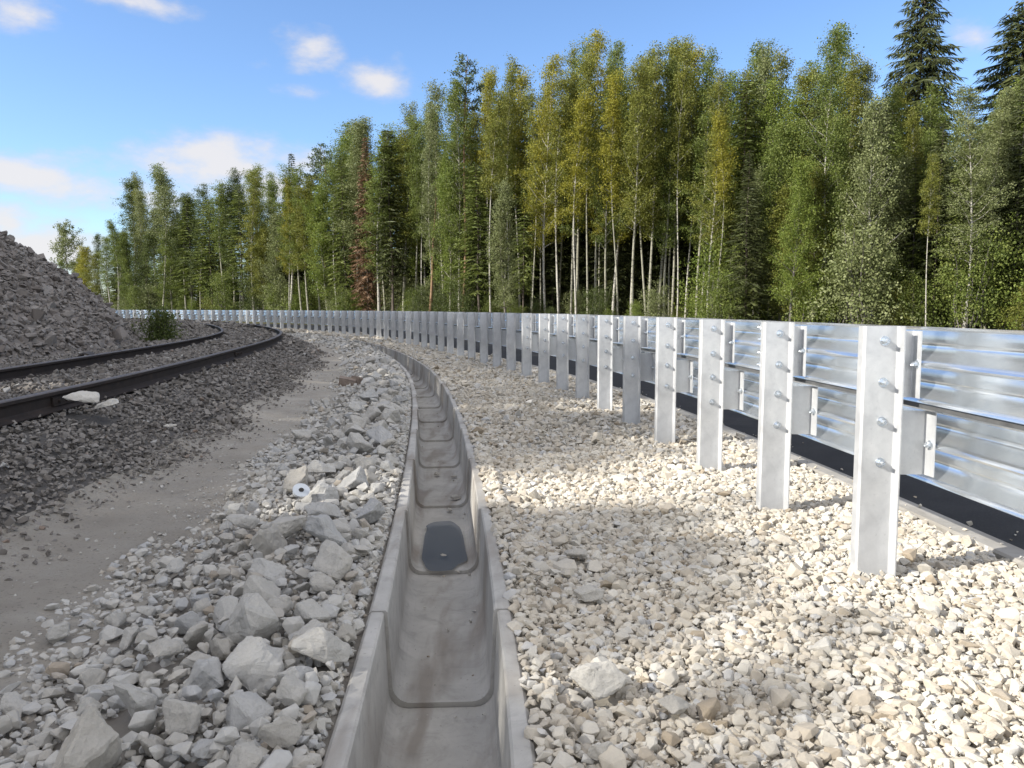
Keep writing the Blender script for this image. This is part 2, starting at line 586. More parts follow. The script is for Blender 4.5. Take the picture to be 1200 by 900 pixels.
gzv = np.where(slot_in & (TT > -3) & (TT < 60), -0.62, gzv)
nt, no = OO.shape
idx = np.arange(nt * no).reshape(nt, no)
a_, b_ = idx, np.roll(idx, -1, axis=0)
F = np.stack([a_[:, :-1], a_[:, 1:], b_[:, 1:], b_[:, :-1]], -1).reshape(-1, 4)
omid = (np.array(o_list)[:-1] + np.array(o_list)[1:]) / 2
zone = np.select([omid < -9, omid < -6.3, omid < -2.35, omid < -1.62, omid < 0, omid < 2.76, omid < 10.4, omid < 14], [6, 2, 2, 3, 1, 0, 4, 5], 6)
mi = np.tile(zone, nt)
ground = link('ground', mesh_np('ground', np.stack([gx, gy, gzv], -1).reshape(-1, 3), F,
              [M['gravel_bed'], M['rubble_bed'], M['ballast_bed'], M['path'], M['verge'], M['verge'], M['forest_floor']], mat_idx=mi))
tag(ground, kind='structure')


def strip(name, mat, o0, o1, n_o, t0, t1, dt, dz, noise_amp=0.0, edge=0.0, seed=0):
    rng = np.random.default_rng(seed)
    ts = np.arange(t0, t1, dt)
    fs = np.linspace(0, 1, n_o)
    e0 = o0 + edge * np.convolve(rng.normal(size=len(ts) + 8), np.ones(9) / 3, 'valid')
    e1 = o1 + edge * np.convolve(rng.normal(size=len(ts) + 8), np.ones(9) / 3, 'valid')
    O = e0[:, None] * (1 - fs) + e1[:, None] * fs
    T = np.repeat(ts[:, None], n_o, 1)
    x, y = P(O, T)
    z = gz(O) + ground_noise(x, y) * (1 if noise_amp else 0) + dz
    idx = np.arange(O.size).reshape(O.shape)
    F = np.stack([idx[:-1, :-1], idx[:-1, 1:], idx[1:, 1:], idx[1:, :-1]], -1).reshape(-1, 4)
    return link(name, mesh_np(name, np.stack([x, y, z], -1).reshape(-1, 3), F, mat, smooth=True))


tag(strip('path', M['path'], -2.34, -1.36, 30, -4, 60, 0.1, 0.006, 1, 0.05, 3), kind='structure')
road = strip('road', M['asphalt'], 2.80, 10.3, 6, -18, 110, 0.6, 0.006)
tag(road, kind='structure')


def sweep(profile, ts, closed=True, caps=True):
    """profile: list of (o, z); swept along the stations ts"""
    pr = np.array(profile)
    k = len(pr)
    O = np.repeat(pr[None, :, 0], len(ts), 0)
    Z = np.repeat(pr[None, :, 1], len(ts), 0)
    T = np.repeat(np.asarray(ts)[:, None], k, 1)
    x, y = P(O, T)
    V = np.stack([x, y, Z], -1).reshape(-1, 3)
    idx = np.arange(len(ts) * k).reshape(len(ts), k)
    F = []
    for i in range(len(ts) - 1):
        for j in range(k if closed else k - 1):
            j2 = (j + 1) % k
            F.append([idx[i, j], idx[i, j2], idx[i + 1, j2], idx[i + 1, j]])
    if closed and caps:
        F.append(list(idx[0, ::-1]))
        F.append(list(idx[-1]))
    return V, F


# kerb of cast concrete along the road edge
V, F = sweep([(2.63, -0.14), (2.63, -0.028), (2.645, -0.016), (2.785, -0.016), (2.798, -0.028), (2.798, -0.14)], np.arange(-8, 90, 0.4))
kerb = link('kerb', mesh_np('kerb', V, F, M['kerb']))
tag(kerb, kind='structure')

# ------------------------------------------------------------------ concrete drain, one element after another
drain = bpy.data.objects.new('drain_channel', None)
COL.objects.link(drain)
drain.location = (0, 0, 0)
tag(drain, 'long open concrete drain of U-shaped elements curving between rubble and white gravel', 'drain')
DC = (DO0 + DO1) / 2


def trough_profile(inset, top, deep):
    hw = 0.2825
    it, ib, dp, r = 0.222 - inset, 0.208 - inset, deep - inset * 1.2, 0.075
    pts = [(-hw, -0.46), (-hw, top - 0.012), (-hw + 0.012, top), (-it - 0.008, top), (-it, top - 0.008)]
    for k in range(7):
        a = math.pi + k / 6 * math.pi / 2
        pts.append((-ib + r + r * math.cos(a), -dp + r + r * math.sin(a)))
    for k in range(7):
        a = 1.5 * math.pi + k / 6 * math.pi / 2
        pts.append((ib - r + r * math.cos(a), -dp + r + r * math.sin(a)))
    pts += [(it, top - 0.008), (it + 0.008, top), (hw - 0.012, top), (hw, top - 0.012), (hw, -0.46)]
    return [(DC + o, z) for o, z in pts]


rng = random.Random(11)
EL = 1.62
t0_drain = t0 = 4.08 - EL * 2      # the joint seen nearest the photograph's lower edge
for k in range(26):
    ta, tb = t0 + k * EL + 0.004, t0 + (k + 1) * EL - 0.004
    j = rng.uniform(-0.004, 0.004)
    pa = np.array(trough_profile(0.013, 0.036 + j, 0.357))       # near end, nested lip
    pb = np.array(trough_profile(0.0, 0.036 + j, 0.360))
    ts = np.linspace(ta, tb, 9)
    rows = []
    for t in ts:
        f = (t - ta) / (tb - ta)
        f = min(1.0, f / 0.85)
        pr = pa * (1 - f) + pb * f
        x, y = P(pr[:, 0], np.full(len(pr), t))
        rows.append(np.stack([x, y, pr[:, 1]], -1))
    V = np.concatenate(rows)
    kk = len(pa)
    idx = np.arange(len(V)).reshape(len(ts), kk)
    F = [[idx[i, q], idx[i, q + 1], idx[i + 1, q + 1], idx[i + 1, q]] for i in range(len(ts) - 1) for q in range(kk - 1)]
    F.append(list(idx[0, ::-1]))
    F.append(list(idx[-1]))
    link('channel_element', mesh_np('channel_element', V, F, M['concrete']), drain)


def puddle(name, ta, tb, hw, z, seed):
    r = random.Random(seed)
    pts = []
    n = 72
    for i in range(n):
        a = 2 * math.pi * i / n
        ca, sa = math.cos(a), math.sin(a)
        e = 0.45
        px = math.copysign(abs(ca) ** e, ca) * hw * (1 + 0.10 * math.sin(3 * a + seed) + 0.07 * math.sin(5 * a + 2 * seed))
        pt = (ta + tb) / 2 + math.copysign(abs(sa) ** e, sa) * (tb - ta) / 2 * (1 + 0.08 * math.sin(4 * a + seed))
        x, y = P(DC + px, pt)
        pts.append((float(x), float(y), z))
    o = link(name, mesh_np(name, np.array(pts), [list(range(n))], M['wet']))
    tag(o, kind='structure')


puddle('puddle', 5.70, 6.75, 0.135, -0.326, 2)


# ------------------------------------------------------------------ railway rails
def rail_profile(oc):
    zt = 0.592
    half = [(0.066, 0.43), (0.066, 0.44), (0.02, 0.462), (0.009, 0.475), (0.009, 0.535), (0.016, 0.548), (0.037, 0.558), (0.037, 0.582), (0.03, zt - 0.003), (0.018, zt)]
    pts = [(oc + a, z) for a, z in half] + [(oc - a, z) for a, z in reversed(half)]
    return pts, len(half)


def make_rail(oc, label, joints):
    root = bpy.data.objects.new('rail', None)
    COL.objects.link(root)
    x, y = P(oc, 6.0)
    root.location = (float(x), float(y), 0.43)
    tag(root, label, 'rail')
    inv = Matrix.Translation(-root.location)
    pr, nh = rail_profile(oc)
    ts = np.concatenate([np.arange(-6, 30, 0.3), np.arange(30, 96, 0.6)])
    V, F = sweep(pr, ts)
    k = len(pr)
    mi = []
    for f in F[:-2]:
        jj = [v % k for v in f]
        mi.append(1 if min(jj) >= nh - 3 and max(jj) <= nh + 2 else 0)
    mi += [0, 0]
    o = link('rail_bar', mesh_np('rail_bar', V, F, [M['rail'], M['rail_head']], mat_idx=mi), root)
    o.location = -root.location
    for tj in joints:
        for s in (1, -1):
            V, F = sweep([(oc + s * 0.012, 0.467), (oc + s * 0.03, 0.470), (oc + s * 0.026, 0.535), (oc + s * 0.012, 0.541)], np.linspace(tj - 0.3, tj + 0.3, 5))
            fp = link('fishplate', mesh_np('fishplate', V, F, M['rail']), root)
            fp.location = -root.location
            for kb in (-0.2, -0.07, 0.07, 0.2):
                bx, by = P(oc + s * 0.032, tj + kb)
                bm = bmesh.new()
                bmesh.ops.create_cone(bm, cap_ends=True, segments=6, radius1=0.017, radius2=0.015, depth=0.022)
                me = bpy.data.meshes.new('bolt')
                bm.to_mesh(me)
                bm.free()
                me.materials.append(M['rail'])
                bo = link('bolt', me, fp, (float(bx), float(by), 0.503))
                bo.rotation_euler = (0, R(90) * s, (tj + kb) / RAD)
    return root


RAIL_N, RAIL_F = -3.20, -4.80
make_rail(RAIL_N, 'dark rusty railway rail nearest the dirt path, with the white flat stone leaning on it', [7.75, 14.6])
make_rail(RAIL_F, 'dark rusty railway rail at the foot of the big stone pile, beside the shrub', [22.0])

# ------------------------------------------------------------------ guardrail
guard = bpy.data.objects.new('guardrail', None)
COL.objects.link(guard)
gxp, gyp = P(1.81, 4.6)
guard.location = (float(gxp), float(gyp), 0)
tag(guard, 'long galvanised double guardrail on close set steel posts, curving away along the road', 'guardrail')
G0 = -guard.location


def plate(path, th, z0, z1, bev=0.0):
    """a bent plate: (x, y) path, thickness th, from z0 to z1"""
    pts = [Vector((p[0], p[1], 0)) for p in path]
    L, Rr = [], []
    for i, p in enumerate(pts):
        d = Vector((0, 0, 0))
        if i > 0:
            d += (p - pts[i - 1]).normalized()
        if i < len(pts) - 1:
            d += (pts[i + 1] - p).normalized()
        d.normalize()
        nrm = Vector((-d.y, d.x, 0))
        ref = (pts[i] - pts[i - 1]).normalized() if i > 0 else d
        sc_ = 1 / max(0.5, abs(d.dot(ref)))
        L.append(p + nrm * th / 2 * sc_)
        Rr.append(p - nrm * th / 2 * sc_)
    ring = L + Rr[::-1]
    n = len(ring)
    V = [(q.x, q.y, z0) for q in ring] + [(q.x, q.y, z1) for q in ring]
    F = [[i, (i + 1) % n, n + (i + 1) % n, n + i] for i in range(n)]
    m = len(pts)
    for i in range(m - 1):
        F.append([n - 1 - i, n - 2 - i, i + 1, i])
        F.append([n + i, n + i + 1, n + n - 2 - i, n + n - 1 - i])
    return V, F


def join(parts):
    V, F = [], []
    for v, f in parts:
        k = len(V)
        V += list(v)
        F += [[i + k for i in q] for q in f]
    return V, F


PT = 0.006
PW = 0.080     # half width of the web
post_path = [(-PW, 0.052), (-PW, 0.010), (-PW + 0.008, 0.001), (PW - 0.010, 0.0), (PW, -0.008), (PW + 0.003, -0.048)]
V, F = plate(post_path, PT, -0.35, 1.142)
me_post = mesh_np('post', np.array(V), F, M['post'])
V, F = plate([(-0.03, 0.010), (0.06, 0.010), (0.150, 0.010), (0.156, 0.004), (0.158, -0.052)], 0.005, 0.815, 1.12)
me_sp_up = mesh_np('spacer', np.array(V), F, M['post'])
V, F = plate([(-0.03, 0.010), (0.12, 0.010), (0.224, 0.010), (0.230, 0.004), (0.233, -0.066)], 0.005, 0.455, 0.752)
me_sp_lo = mesh_np('spacer', np.array(V), F, M['post'])


def bolt_mesh(name, rad, ln, hex_r):
    bm = bmesh.new()
    bmesh.ops.create_cone(bm, cap_ends=True, segments=14, radius1=hex_r * 1.45, radius2=hex_r * 1.4, depth=0.004, matrix=Matrix.Translation((0, 0, 0.002)))
    bmesh.ops.create_cone(bm, cap_ends=True, segments=6, radius1=hex_r, radius2=hex_r * 0.94, depth=0.014, matrix=Matrix.Translation((0, 0, 0.0112)))
    bmesh.ops.create_cone(bm, cap_ends=True, segments=10, radius1=rad, radius2=rad * 0.8, depth=ln, matrix=Matrix.Translation((0, 0, 0.0185 + ln / 2)))
    bmesh.ops.rotate(bm, verts=bm.verts, matrix=Matrix.Rotation(R(90), 3, 'X'))    # axis to -y
    me = bpy.data.meshes.new(name)
    bm.to_mesh(me)
    bm.free()
    me.materials.append(M['beam'])
    return me


me_bolt = bolt_mesh('bolt', 0.010, 0.019, 0.016)
me_bolt_s = bolt_mesh('bolt', 0.008, 0.014, 0.015)
me_splice = bolt_mesh('splice_bolt', 0.011, 0.020, 0.019)
POST_T0, POST_DT = 4.56, 1.2
first_near = None
post_ts = [POST_T0 + POST_DT * k for k in range(-2, 67)]
rngp = random.Random(5)
for t in post_ts:
    x, y = P(1.81, t)
    po = link('post', me_post, guard, (float(x) + G0.x, float(y) + G0.y, rngp.uniform(-0.004, 0.004)), t / RAD)
    po.rotation_euler.y = rngp.uniform(-0.006, 0.006)
    po.rotation_euler.x = rngp.uniform(-0.008, 0.008)
    link('spacer', me_sp_up, po)
    link('spacer', me_sp_lo, po)
    if t < 16:
        for z in (1.075, 0.885, 0.705, 0.515):
            bo = link('bolt', me_bolt, po, (0.012, -0.003, z))
            bo.rotation_euler.z = 0
            bo.rotation_euler.y = rngp.uniform(-1, 1)
        for (bx, by, bz) in ((0.155, -0.026, 0.97), (0.229, -0.035, 0.60)):
            bo = link('bolt', me_bolt_s, po, (bx, by, bz))
            bo.rotation_euler = (0, 0, R(-90))
        for bx in ():
            pass


def w_profile(oc, zc, h=0.345, dpt=0.082, th=0.003):
    full = []
    for i in range(41):
        z = 0.5 - i / 40
        a = math.sin(2 * math.pi * z) ** 2
        a = a ** 0.8 if abs(z) < 0.44 else a
        full.append((a, z))
    front = [(oc + a * dpt, zc + z * h) for a, z in full]
    back = [(oc + a * dpt + th, zc + z * h) for a, z in full]
    return front + back[::-1], len(full)


O_UP, O_LO = 1.977, 2.052
SEG = 3.6


def beam_run(oc, zc):
    k = 0
    ta = POST_T0 + 1.84 - SEG * 3
    while ta < 84:
        tb = ta + SEG
        pr, nf = w_profile(oc + (0.0032 if k % 2 else 0.0), zc + (0.0 if k % 2 else 0.0))
        ts = np.linspace(ta - 0.16, tb + 0.16, 16)
        V, F = sweep(pr, ts)
        # caps of a thin profile: as quads between the two faces
        F = F[:-2]
        n = len(pr)
        for row, flip in ((0, False), (len(ts) - 1, True)):
            bs = row * n
            for j in range(nf - 1):
                q = [bs + j, bs + j + 1, bs + n - 2 - j, bs + n - 1 - j]
                F.append(q if flip else q[::-1])
        V = V + np.array([G0.x, G0.y, 0])
        bo = link('beam', mesh_np('beam', V, F, M['beam'], smooth=False), guard)
        me = bo.data
        me.polygons.foreach_set('use_smooth', np.ones(len(me.polygons), dtype=bool))
        if hasattr(me, 'set_sharp_from_angle'):
            me.set_sharp_from_angle(angle=R(40))
        if tb < 22:
            for dt in (-0.11, 0.10):
                for dz, dd in ((0.130, 0.044), (0.046, 0.048), (-0.046, 0.048), (-0.130, 0.044)):
                    bx, by = P(oc + 0.082 * (dd / 0.082) - 0.005, tb + dt)
                    sb = link('splice_bolt', me_splice, bo, (float(bx) + G0.x, float(by) + G0.y, zc + dz))
                    sb.rotation_euler = (0, rngp.uniform(-1, 1), R(-90) + tb / RAD)
        # slotted holes along the middle ridge
        if ta < 14:
            for dt in (0.55, 0.95, 1.75, 2.15, 2.95):
                cx, cy = P(oc - 0.0012, ta + dt)
                a = (ta + dt) / RAD
                er = Vector((math.cos(a), math.sin(a), 0))
                et = Vector((-math.sin(a), math.cos(a), 0))
                c = Vector((float(cx) + G0.x, float(cy) + G0.y, zc))
                ring = []
                for q in range(12):
                    an = 2 * math.pi * q / 12
                    ring.append(c + et * 0.014 * max(-0.8, min(0.8, 1.3 * math.cos(an))) / 0.8 * 1.2 + Vector((0, 0, 0.010 * max(-0.8, min(0.8, 1.3 * math.sin(an))) / 0.8)))
                ho = link('slot', mesh_np('slot', np.array([tuple(v) for v in ring] + [tuple(v - er * 0.0012) for v in ring]),
                          [list(range(12)), list(range(12, 24))] + [[i, (i + 1) % 12, 12 + (i + 1) % 12, 12 + i] for i in range(12)], M['bar']), bo)
        ta = tb
        k += 1


beam_run(O_UP, 0.968)
beam_run(O_LO, 0.590)
V, F = sweep([(1.99, 0.770), (1.99, 0.790), (2.045, 0.790), (2.045, 0.770)], np.arange(POST_T0 - 6, 84, 0.4))
link('bar', mesh_np('bar', V + np.array([G0.x, G0.y, 0]), F, M['bar']), guard)  # dark grey strip just below the upper beam

# ------------------------------------------------------------------ stones
def hull_proto(seed, n, squash=(1, 1, 1)):
    r = random.Random(seed)
    bm = bmesh.new()
    for _ in range(n):
        v = Vector((r.gauss(0, 1), r.gauss(0, 1), r.gauss(0, 1))).normalized() * r.uniform(0.72, 1.0)
        bm.verts.new((v.x * squash[0], v.y * squash[1], v.z * squash[2]))
    res = bmesh.ops.convex_hull(bm, input=bm.verts)
    bmesh.ops.delete(bm, geom=[g for g in res['geom_interior'] if isinstance(g, bmesh.types.BMVert)], context='VERTS')
    bmesh.ops.triangulate(bm, faces=bm.faces)
    bm.verts.ensure_lookup_table()
    V = np.array([v.co[:] for v in bm.verts])
    F = np.array([[v.index for v in f.verts] for f in bm.faces])
    bm.free()
    return V, F


PROTO_HI = [hull_proto(100 + i, 15) for i in range(24)]
def rough_proto(seed):
    pv, pf = hull_proto(seed, 16)
    bm = bmesh.new()
    vs = [bm.verts.new(p) for p in pv]
    for f in pf:
        bm.faces.new([vs[i] for i in f])
    bmesh.ops.recalc_face_normals(bm, faces=bm.faces)
    bmesh.ops.bevel(bm, geom=list(bm.edges), offset=0.05, segments=1, affect='EDGES', clamp_overlap=True)
    bmesh.ops.triangulate(bm, faces=bm.faces)
    bm.normal_update()
    for v in bm.verts:
        v.co += v.normal * 0.07 * mnoise.noise(v.co * 2.3 + Vector((seed, 0, 0)))
    bm.verts.ensure_lookup_table()
    V = np.array([v.co[:] for v in bm.verts])
    F = np.array([[v.index for v in f.verts] for f in bm.faces])
    bm.free()
    return V, F


PROTO_FINE = [rough_proto(500 + i) for i in range(24)]
PROTO_LO = [hull_proto(300 + i, 9) for i in range(16)]


def rand_rot(rng, n):
    q = rng.normal(size=(n, 4))
    q /= np.linalg.norm(q, axis=1)[:, None]
    w, x, y, z = q.T
    return np.stack([1 - 2 * (y * y + z * z), 2 * (x * y - z * w), 2 * (x * z + y * w),
                     2 * (x * y + z * w), 1 - 2 * (x * x + z * z), 2 * (y * z - x * w),
                     2 * (x * z - y * w), 2 * (y * z + x * w), 1 - 2 * (x * x + y * y)], -1).reshape(n, 3, 3)


def stones(pos, dia, tint, protos, rng):
    """big arrays of one stone per position"""
    n = len(pos)
    which = rng.integers(0, len(protos), n)
    asp = rng.uniform(0.72, 1.28, (n, 3))
    asp[:, 2] *= 0.72
    ra = rand_rot(rng, n)
    an, tx, ty = rng.uniform(0, 6.28, n), rng.normal(0, 0.3, n), rng.normal(0, 0.3, n)
    z0, o1 = np.zeros(n), np.ones(n)
    rz_ = np.stack([np.cos(an), -np.sin(an), z0, np.sin(an), np.cos(an), z0, z0, z0, o1], -1).reshape(n, 3, 3)
    rx_ = np.stack([o1, z0, z0, z0, np.cos(tx), -np.sin(tx), z0, np.sin(tx), np.cos(tx)], -1).reshape(n, 3, 3)
    ry_ = np.stack([np.cos(ty), z0, np.sin(ty), z0, o1, z0, -np.sin(ty), z0, np.cos(ty)], -1).reshape(n, 3, 3)
    rot = rz_ @ rx_ @ ry_ @ (asp[:, :, None] * ra)
    Vs, Fs, Ts, off = [], [], [], 0
    for k, (pv, pf) in enumerate(protos):
        m = which == k
        c = int(m.sum())
        if not c:
            continue
        v = np.einsum('nij,vj->nvi', rot[m], pv) * (dia[m] * 0.5)[:, None, None] + pos[m][:, None, :]
        Vs.append(v.reshape(-1, 3))
        Fs.append((pf[None] + (np.arange(c) * len(pv))[:, None, None] + off).reshape(-1, 3))
        Ts.append(np.repeat(tint[m], len(pv)))
        off += c * len(pv)
    return np.concatenate(Vs), np.concatenate(Fs), np.concatenate(Ts)


def visible(p, marg=280):
    u, v, d = project(p)
    return (u > -marg) & (u < 1200 + marg) & (v < 900 + marg) & (p[:, 1] > 0.5)


def scatter(rng, o0, o1, t0, t1, sp, fo=None):
    no, ntt = int((o1 - o0) / sp), int((t1 - t0) / sp)
    O, T = np.meshgrid((np.arange(no) + 0.5) * sp + o0, (np.arange(ntt) + 0.5) * sp + t0)
    O = (O + rng.uniform(-0.5, 0.5, O.shape) * sp).ravel()
    T = (T + rng.uniform(-0.5, 0.5, T.shape) * sp).ravel()
    x, y = P(O, T)
    return O, T, np.stack([x, y, gz(O)], -1)


def build_stuff(name, label, cat, chunks, mat):
    V, F, T, off = [], [], [], 0
    for v, f, t in chunks:
        V.append(v)
        F.append(f + off)
        T.append(t)
        off += len(v)
    o = link(name, mesh_np(name, np.concatenate(V), np.concatenate(F), mat, np.concatenate(T)))
    return tag(o, label, cat, None, 'stuff')


BIG_SPOTS = []          # (x, y, radius) that the small stones leave free

# ---- single stones one can point to
def boulder_mesh(seed, squash, mat, n=13, rough=0.085):
    pv, pf = hull_proto(seed, n, squash)
    bm = bmesh.new()
    vs = [bm.verts.new(p) for p in pv]
    for f in pf:
        bm.faces.new([vs[i] for i in f])
    bmesh.ops.recalc_face_normals(bm, faces=bm.faces)
    bmesh.ops.dissolve_limit(bm, angle_limit=R(14), verts=bm.verts, edges=bm.edges)
    bmesh.ops.bevel(bm, geom=list(bm.edges), offset=0.045, segments=1, affect='EDGES', clamp_overlap=True)
    bmesh.ops.triangulate(bm, faces=bm.faces)
    for _ in range(3):
        bmesh.ops.subdivide_edges(bm, edges=[e for e in bm.edges if e.calc_length() > 0.13], cuts=1, use_grid_fill=False)
        bmesh.ops.triangulate(bm, faces=bm.faces)
    r = random.Random(seed)
    offv = Vector((r.uniform(-50, 50), r.uniform(-50, 50), r.uniform(-50, 50)))
    bm.normal_update()
    for v in bm.verts:
        c = v.co
        n1 = mnoise.fractal(c * 1.6 + offv, 0.9, 2.1, 5)
        n2 = mnoise.noise(c * 7 + offv)
        v.co = c + v.normal * (rough * n1 + rough * 0.3 * n2 + rough * 0.15 * mnoise.noise(c * 16 + offv))
    me = bpy.data.meshes.new('stone')
    bm.to_mesh(me)
    bm.free()
    a = me.attributes.new('tint', 'FLOAT', 'POINT')
    a.data.foreach_set('value', np.full(len(me.vertices), r.uniform(0.15, 1.0), dtype=np.float32))
    me.materials.append(mat)
    return me


BM = [boulder_mesh(700 + i, [(1, 0.85, 0.7), (1, 0.7, 0.55), (1, 0.9, 0.8), (1, 0.62, 0.42), (0.95, 0.8, 0.62)][i % 5], M['rubble']) for i in range(16)]
BM_FLAT = [boulder_mesh(800 + i, (1, 0.66, 0.30), M['rubble'], 15) for i in range(4)]
BM_WHITE = [boulder_mesh(820 + i, (1, 0.6, 0.26), M['limestone'], 14) for i in range(3)]
BM_GRAV = [boulder_mesh(840 + i, [(1, 0.72, 0.5), (1, 0.8, 0.55), (1, 0.66, 0.4)][i % 3], M['rubble'], 15) for i in range(6)]
for me in BM_WHITE:
    me.attributes['tint'].data.foreach_set('value', np.full(len(me.vertices), 0.8, dtype=np.float32))


def put_stone(u, v, wpx, me, label, z_lift=0.3, rz=0.0, tilt=(0, 0), name='boulder', group=None, base_z=None, squeeze=1.0):
    """u, v: the stone's middle in the photograph, where it stands on the ground there"""
    z = 0.0
    for _ in range(4):
        p = pix_ground(u, v, z)
        o, t = OT(p[0], p[1])
        z = float(gz(o)) + 0.05 if base_z is None else base_z
    _, _, d = project(p[None])
    dia = wpx / FPX * float(d[0])
    s = dia / 2 * 0.98
    ob = link(name, me, None, (p[0], p[1], z - 0.02 + s * z_lift))
    ob.scale = (s, s, s * squeeze)
    ob.rotation_euler = (tilt[0], tilt[1], rz)
    tag(ob, label, 'stone', group)
    BIG_SPOTS.append((p[0], p[1], s * 0.85))
    return ob


put_stone(378, 772, 88, BM[1], 'biggest pale rubble boulder, tilted against the left lip of the drain', 0.55, 0.5, (0.35, 0.5))
put_stone(212, 846, 80, BM[4], 'wide grey angular block near the bottom edge, left of the pointed white stone', 0.5, 2.2, (0.3, -0.3))
put_stone(342, 822, 58, BM[5], 'pointed white stone standing upright in front of the biggest rubble boulder', 0.75, 1.0, (0.9, 0.2))
put_stone(326, 866, 66, BM[9], 'brownish rubble block right below the pointed white stone', 0.5, 0.4, (0.2, 0.1))
put_stone(380, 612, 58, BM[6], 'blunt grey boulder behind the rounded one touching the drain lip', 0.55, 0.2, (0.1, 0.2))
put_stone(428, 608, 54, BM[2], 'rounded pale boulder touching the left lip of the drain', 0.55, 1.4)
put_stone(384, 530, 38, BM[8], 'blue-grey slab standing on edge at the path side of the rubble', 0.8, 1.9, (1.1, 0.3))
put_stone(352, 512, 44, BM_FLAT[0], 'flat pale slab lying at the edge of the dirt path', 0.3, 0.3)
put_stone(288, 617, 54, BM[13], 'broad low boulder at the path side, beside small chips', 0.45, 0.1, (0.1, 0.1))
put_stone(378, 690, 52, BM[11], 'yellowish lumpy boulder in the middle of the rubble', 0.5, 2.0)
put_stone(238, 775, 50, BM_FLAT[2], 'long brownish slab lying across the rubble edge', 0.4, 0.1, (0.1, 0.25))
put_stone(405, 745, 40, BM[15], 'dark undercut rubble block next to the biggest boulder', 0.5, 0.8, (0.4, 0))
put_stone(240, 880, 44, BM[0], 'blocky grey rubble stone on the bottom edge of the picture', 0.5, 1.1, (0.2, 0.3))
put_stone(105, 832, 44, BM[10], 'small grey block at the outer end of the rubble, bottom left', 0.5, 1.6)
put_stone(704, 806, 92, BM_GRAV[0], 'large grey flat-topped stone lying in the white gravel', 0.42, 0.15, (0.12, 0.05))
put_stone(790, 828, 52, BM_GRAV[1], 'grey stone right of the large flat-topped stone in the gravel', 0.45, 0.9, (0.1, 0.2))
put_stone(690, 698, 52, BM_GRAV[2], 'pale blue-grey stone in the gravel halfway to the guardrail posts', 0.35, 0.2)
put_stone(706, 880, 50, BM_GRAV[4], 'white wedge-shaped stone in the gravel at the bottom edge', 0.4, 2.9, (0.2, 0.1))
put_stone(675, 650, 42, BM_GRAV[5], 'pale slab-like stone in shaded gravel above the blue-grey one', 0.3, 0.4)
put_stone(788, 515, 19, BM_GRAV[3], 'small grey stone lying against a guardrail post foot', 0.5, 0.3)
put_stone(98, 484, 62, BM_WHITE[0], 'long white flat stone leaning on the dark rail', 0.7, 0.15, (0.25, 0.15), base_z=0.41)
put_stone(122, 483, 46, BM_WHITE[2], 'shorter white flat stone overlapping the long one by the rail', 0.6, 0.5, (0.15, -0.1), base_z=0.40)
put_stone(198, 468, 20, BM_WHITE[1], 'single white stone lying on the dark ballast slope', 0.5, 0.4)
put_stone(520, 652, 14, BM_GRAV[1], 'larger of two brown stones lying in the wet drain bed', 0.6, 0.4, base_z=-0.335)
put_stone(506, 650, 10, BM_GRAV[3], 'smaller of two brown stones lying in the wet drain bed', 0.6, 1.4, base_z=-0.335)
put_stone(534, 585, 18, BM_GRAV[2], 'tan stone lying on the drain floor above the puddle', 0.6, 0.4, base_z=-0.335)
put_stone(527, 597, 12, BM_GRAV[0], 'small chip on the drain floor just above the puddle', 0.5, 2.4, base_z=-0.335)
put_stone(512, 556, 12, BM_GRAV[4], 'lone brown pebble on the dry drain floor', 0.6, 1.4, base_z=-0.335)
put_stone(532, 558, 11, BM_GRAV[5], 'flat grey pebble next to the lone brown one in the drain', 0.4, 0.4, base_z=-0.335)

# ---- up to 260 more rubble stones as individuals
rng = np.random.default_rng(77)
rr = random.Random(77)
cands = []
for _ in range(9000):
    t = 2.4 + 16.5 * rr.random() ** 1.25
    o = -0.50 - 1.12 * rr.random() ** 1.1
    e = (o + 0.5) / -1.1            # 0 at the drain, 1 at the path
    s = rr.choice([0.07, 0.08, 0.09, 0.11, 0.13, 0.16, 0.20, 0.23, 0.26]) * rr.uniform(0.9, 1.15)
    if e > 0.55 and s > 0.14:
        continue
    if e > 0.85 and rr.random() < 0.6:
        continue
    if t > 10 and s < 0.1:
        continue
    cands.append((s, o, t))
cands.sort(reverse=True)
placed = []
nb = {}
budget = {0.2: 62, 0.145: 110, 0.1: 105, 0.0: 25}
for s, o, t in cands:
    kq = max(q for q in budget if s >= q)
    if budget[kq] <= 0:
        continue
    if o + s / 2 > -0.462:
        continue
    x, y = map(float, P(o, t))
    if not visible(np.array([[x, y, 0.1]]), 40)[0]:
        continue
    if any((x - a) ** 2 + (y - b_) ** 2 < (0.72 * (s / 2 + r_)) ** 2 for a, b_, r_ in BIG_SPOTS):
        continue
    budget[kq] -= 1
    BIG_SPOTS.append((x, y, s / 2 * 0.85))
    ob = link('rubble_stone', BM[rr.randrange(16)], None, (x, y, float(gz(o)) + s * rr.uniform(0.18, 0.42)))
    ob.scale = (s / 2 * rr.uniform(0.9, 1.15), s / 2 * rr.uniform(0.9, 1.15), s / 2 * rr.uniform(0.85, 1.15))
    ob.rotation_euler = (rr.uniform(-0.7, 0.7), rr.uniform(-0.7, 0.7), rr.uniform(0, 6.28))
    tag(ob, 'angular pale grey limestone stone in the rubble strip between dirt path and drain', 'stone', 'rubble stones beside the drain')

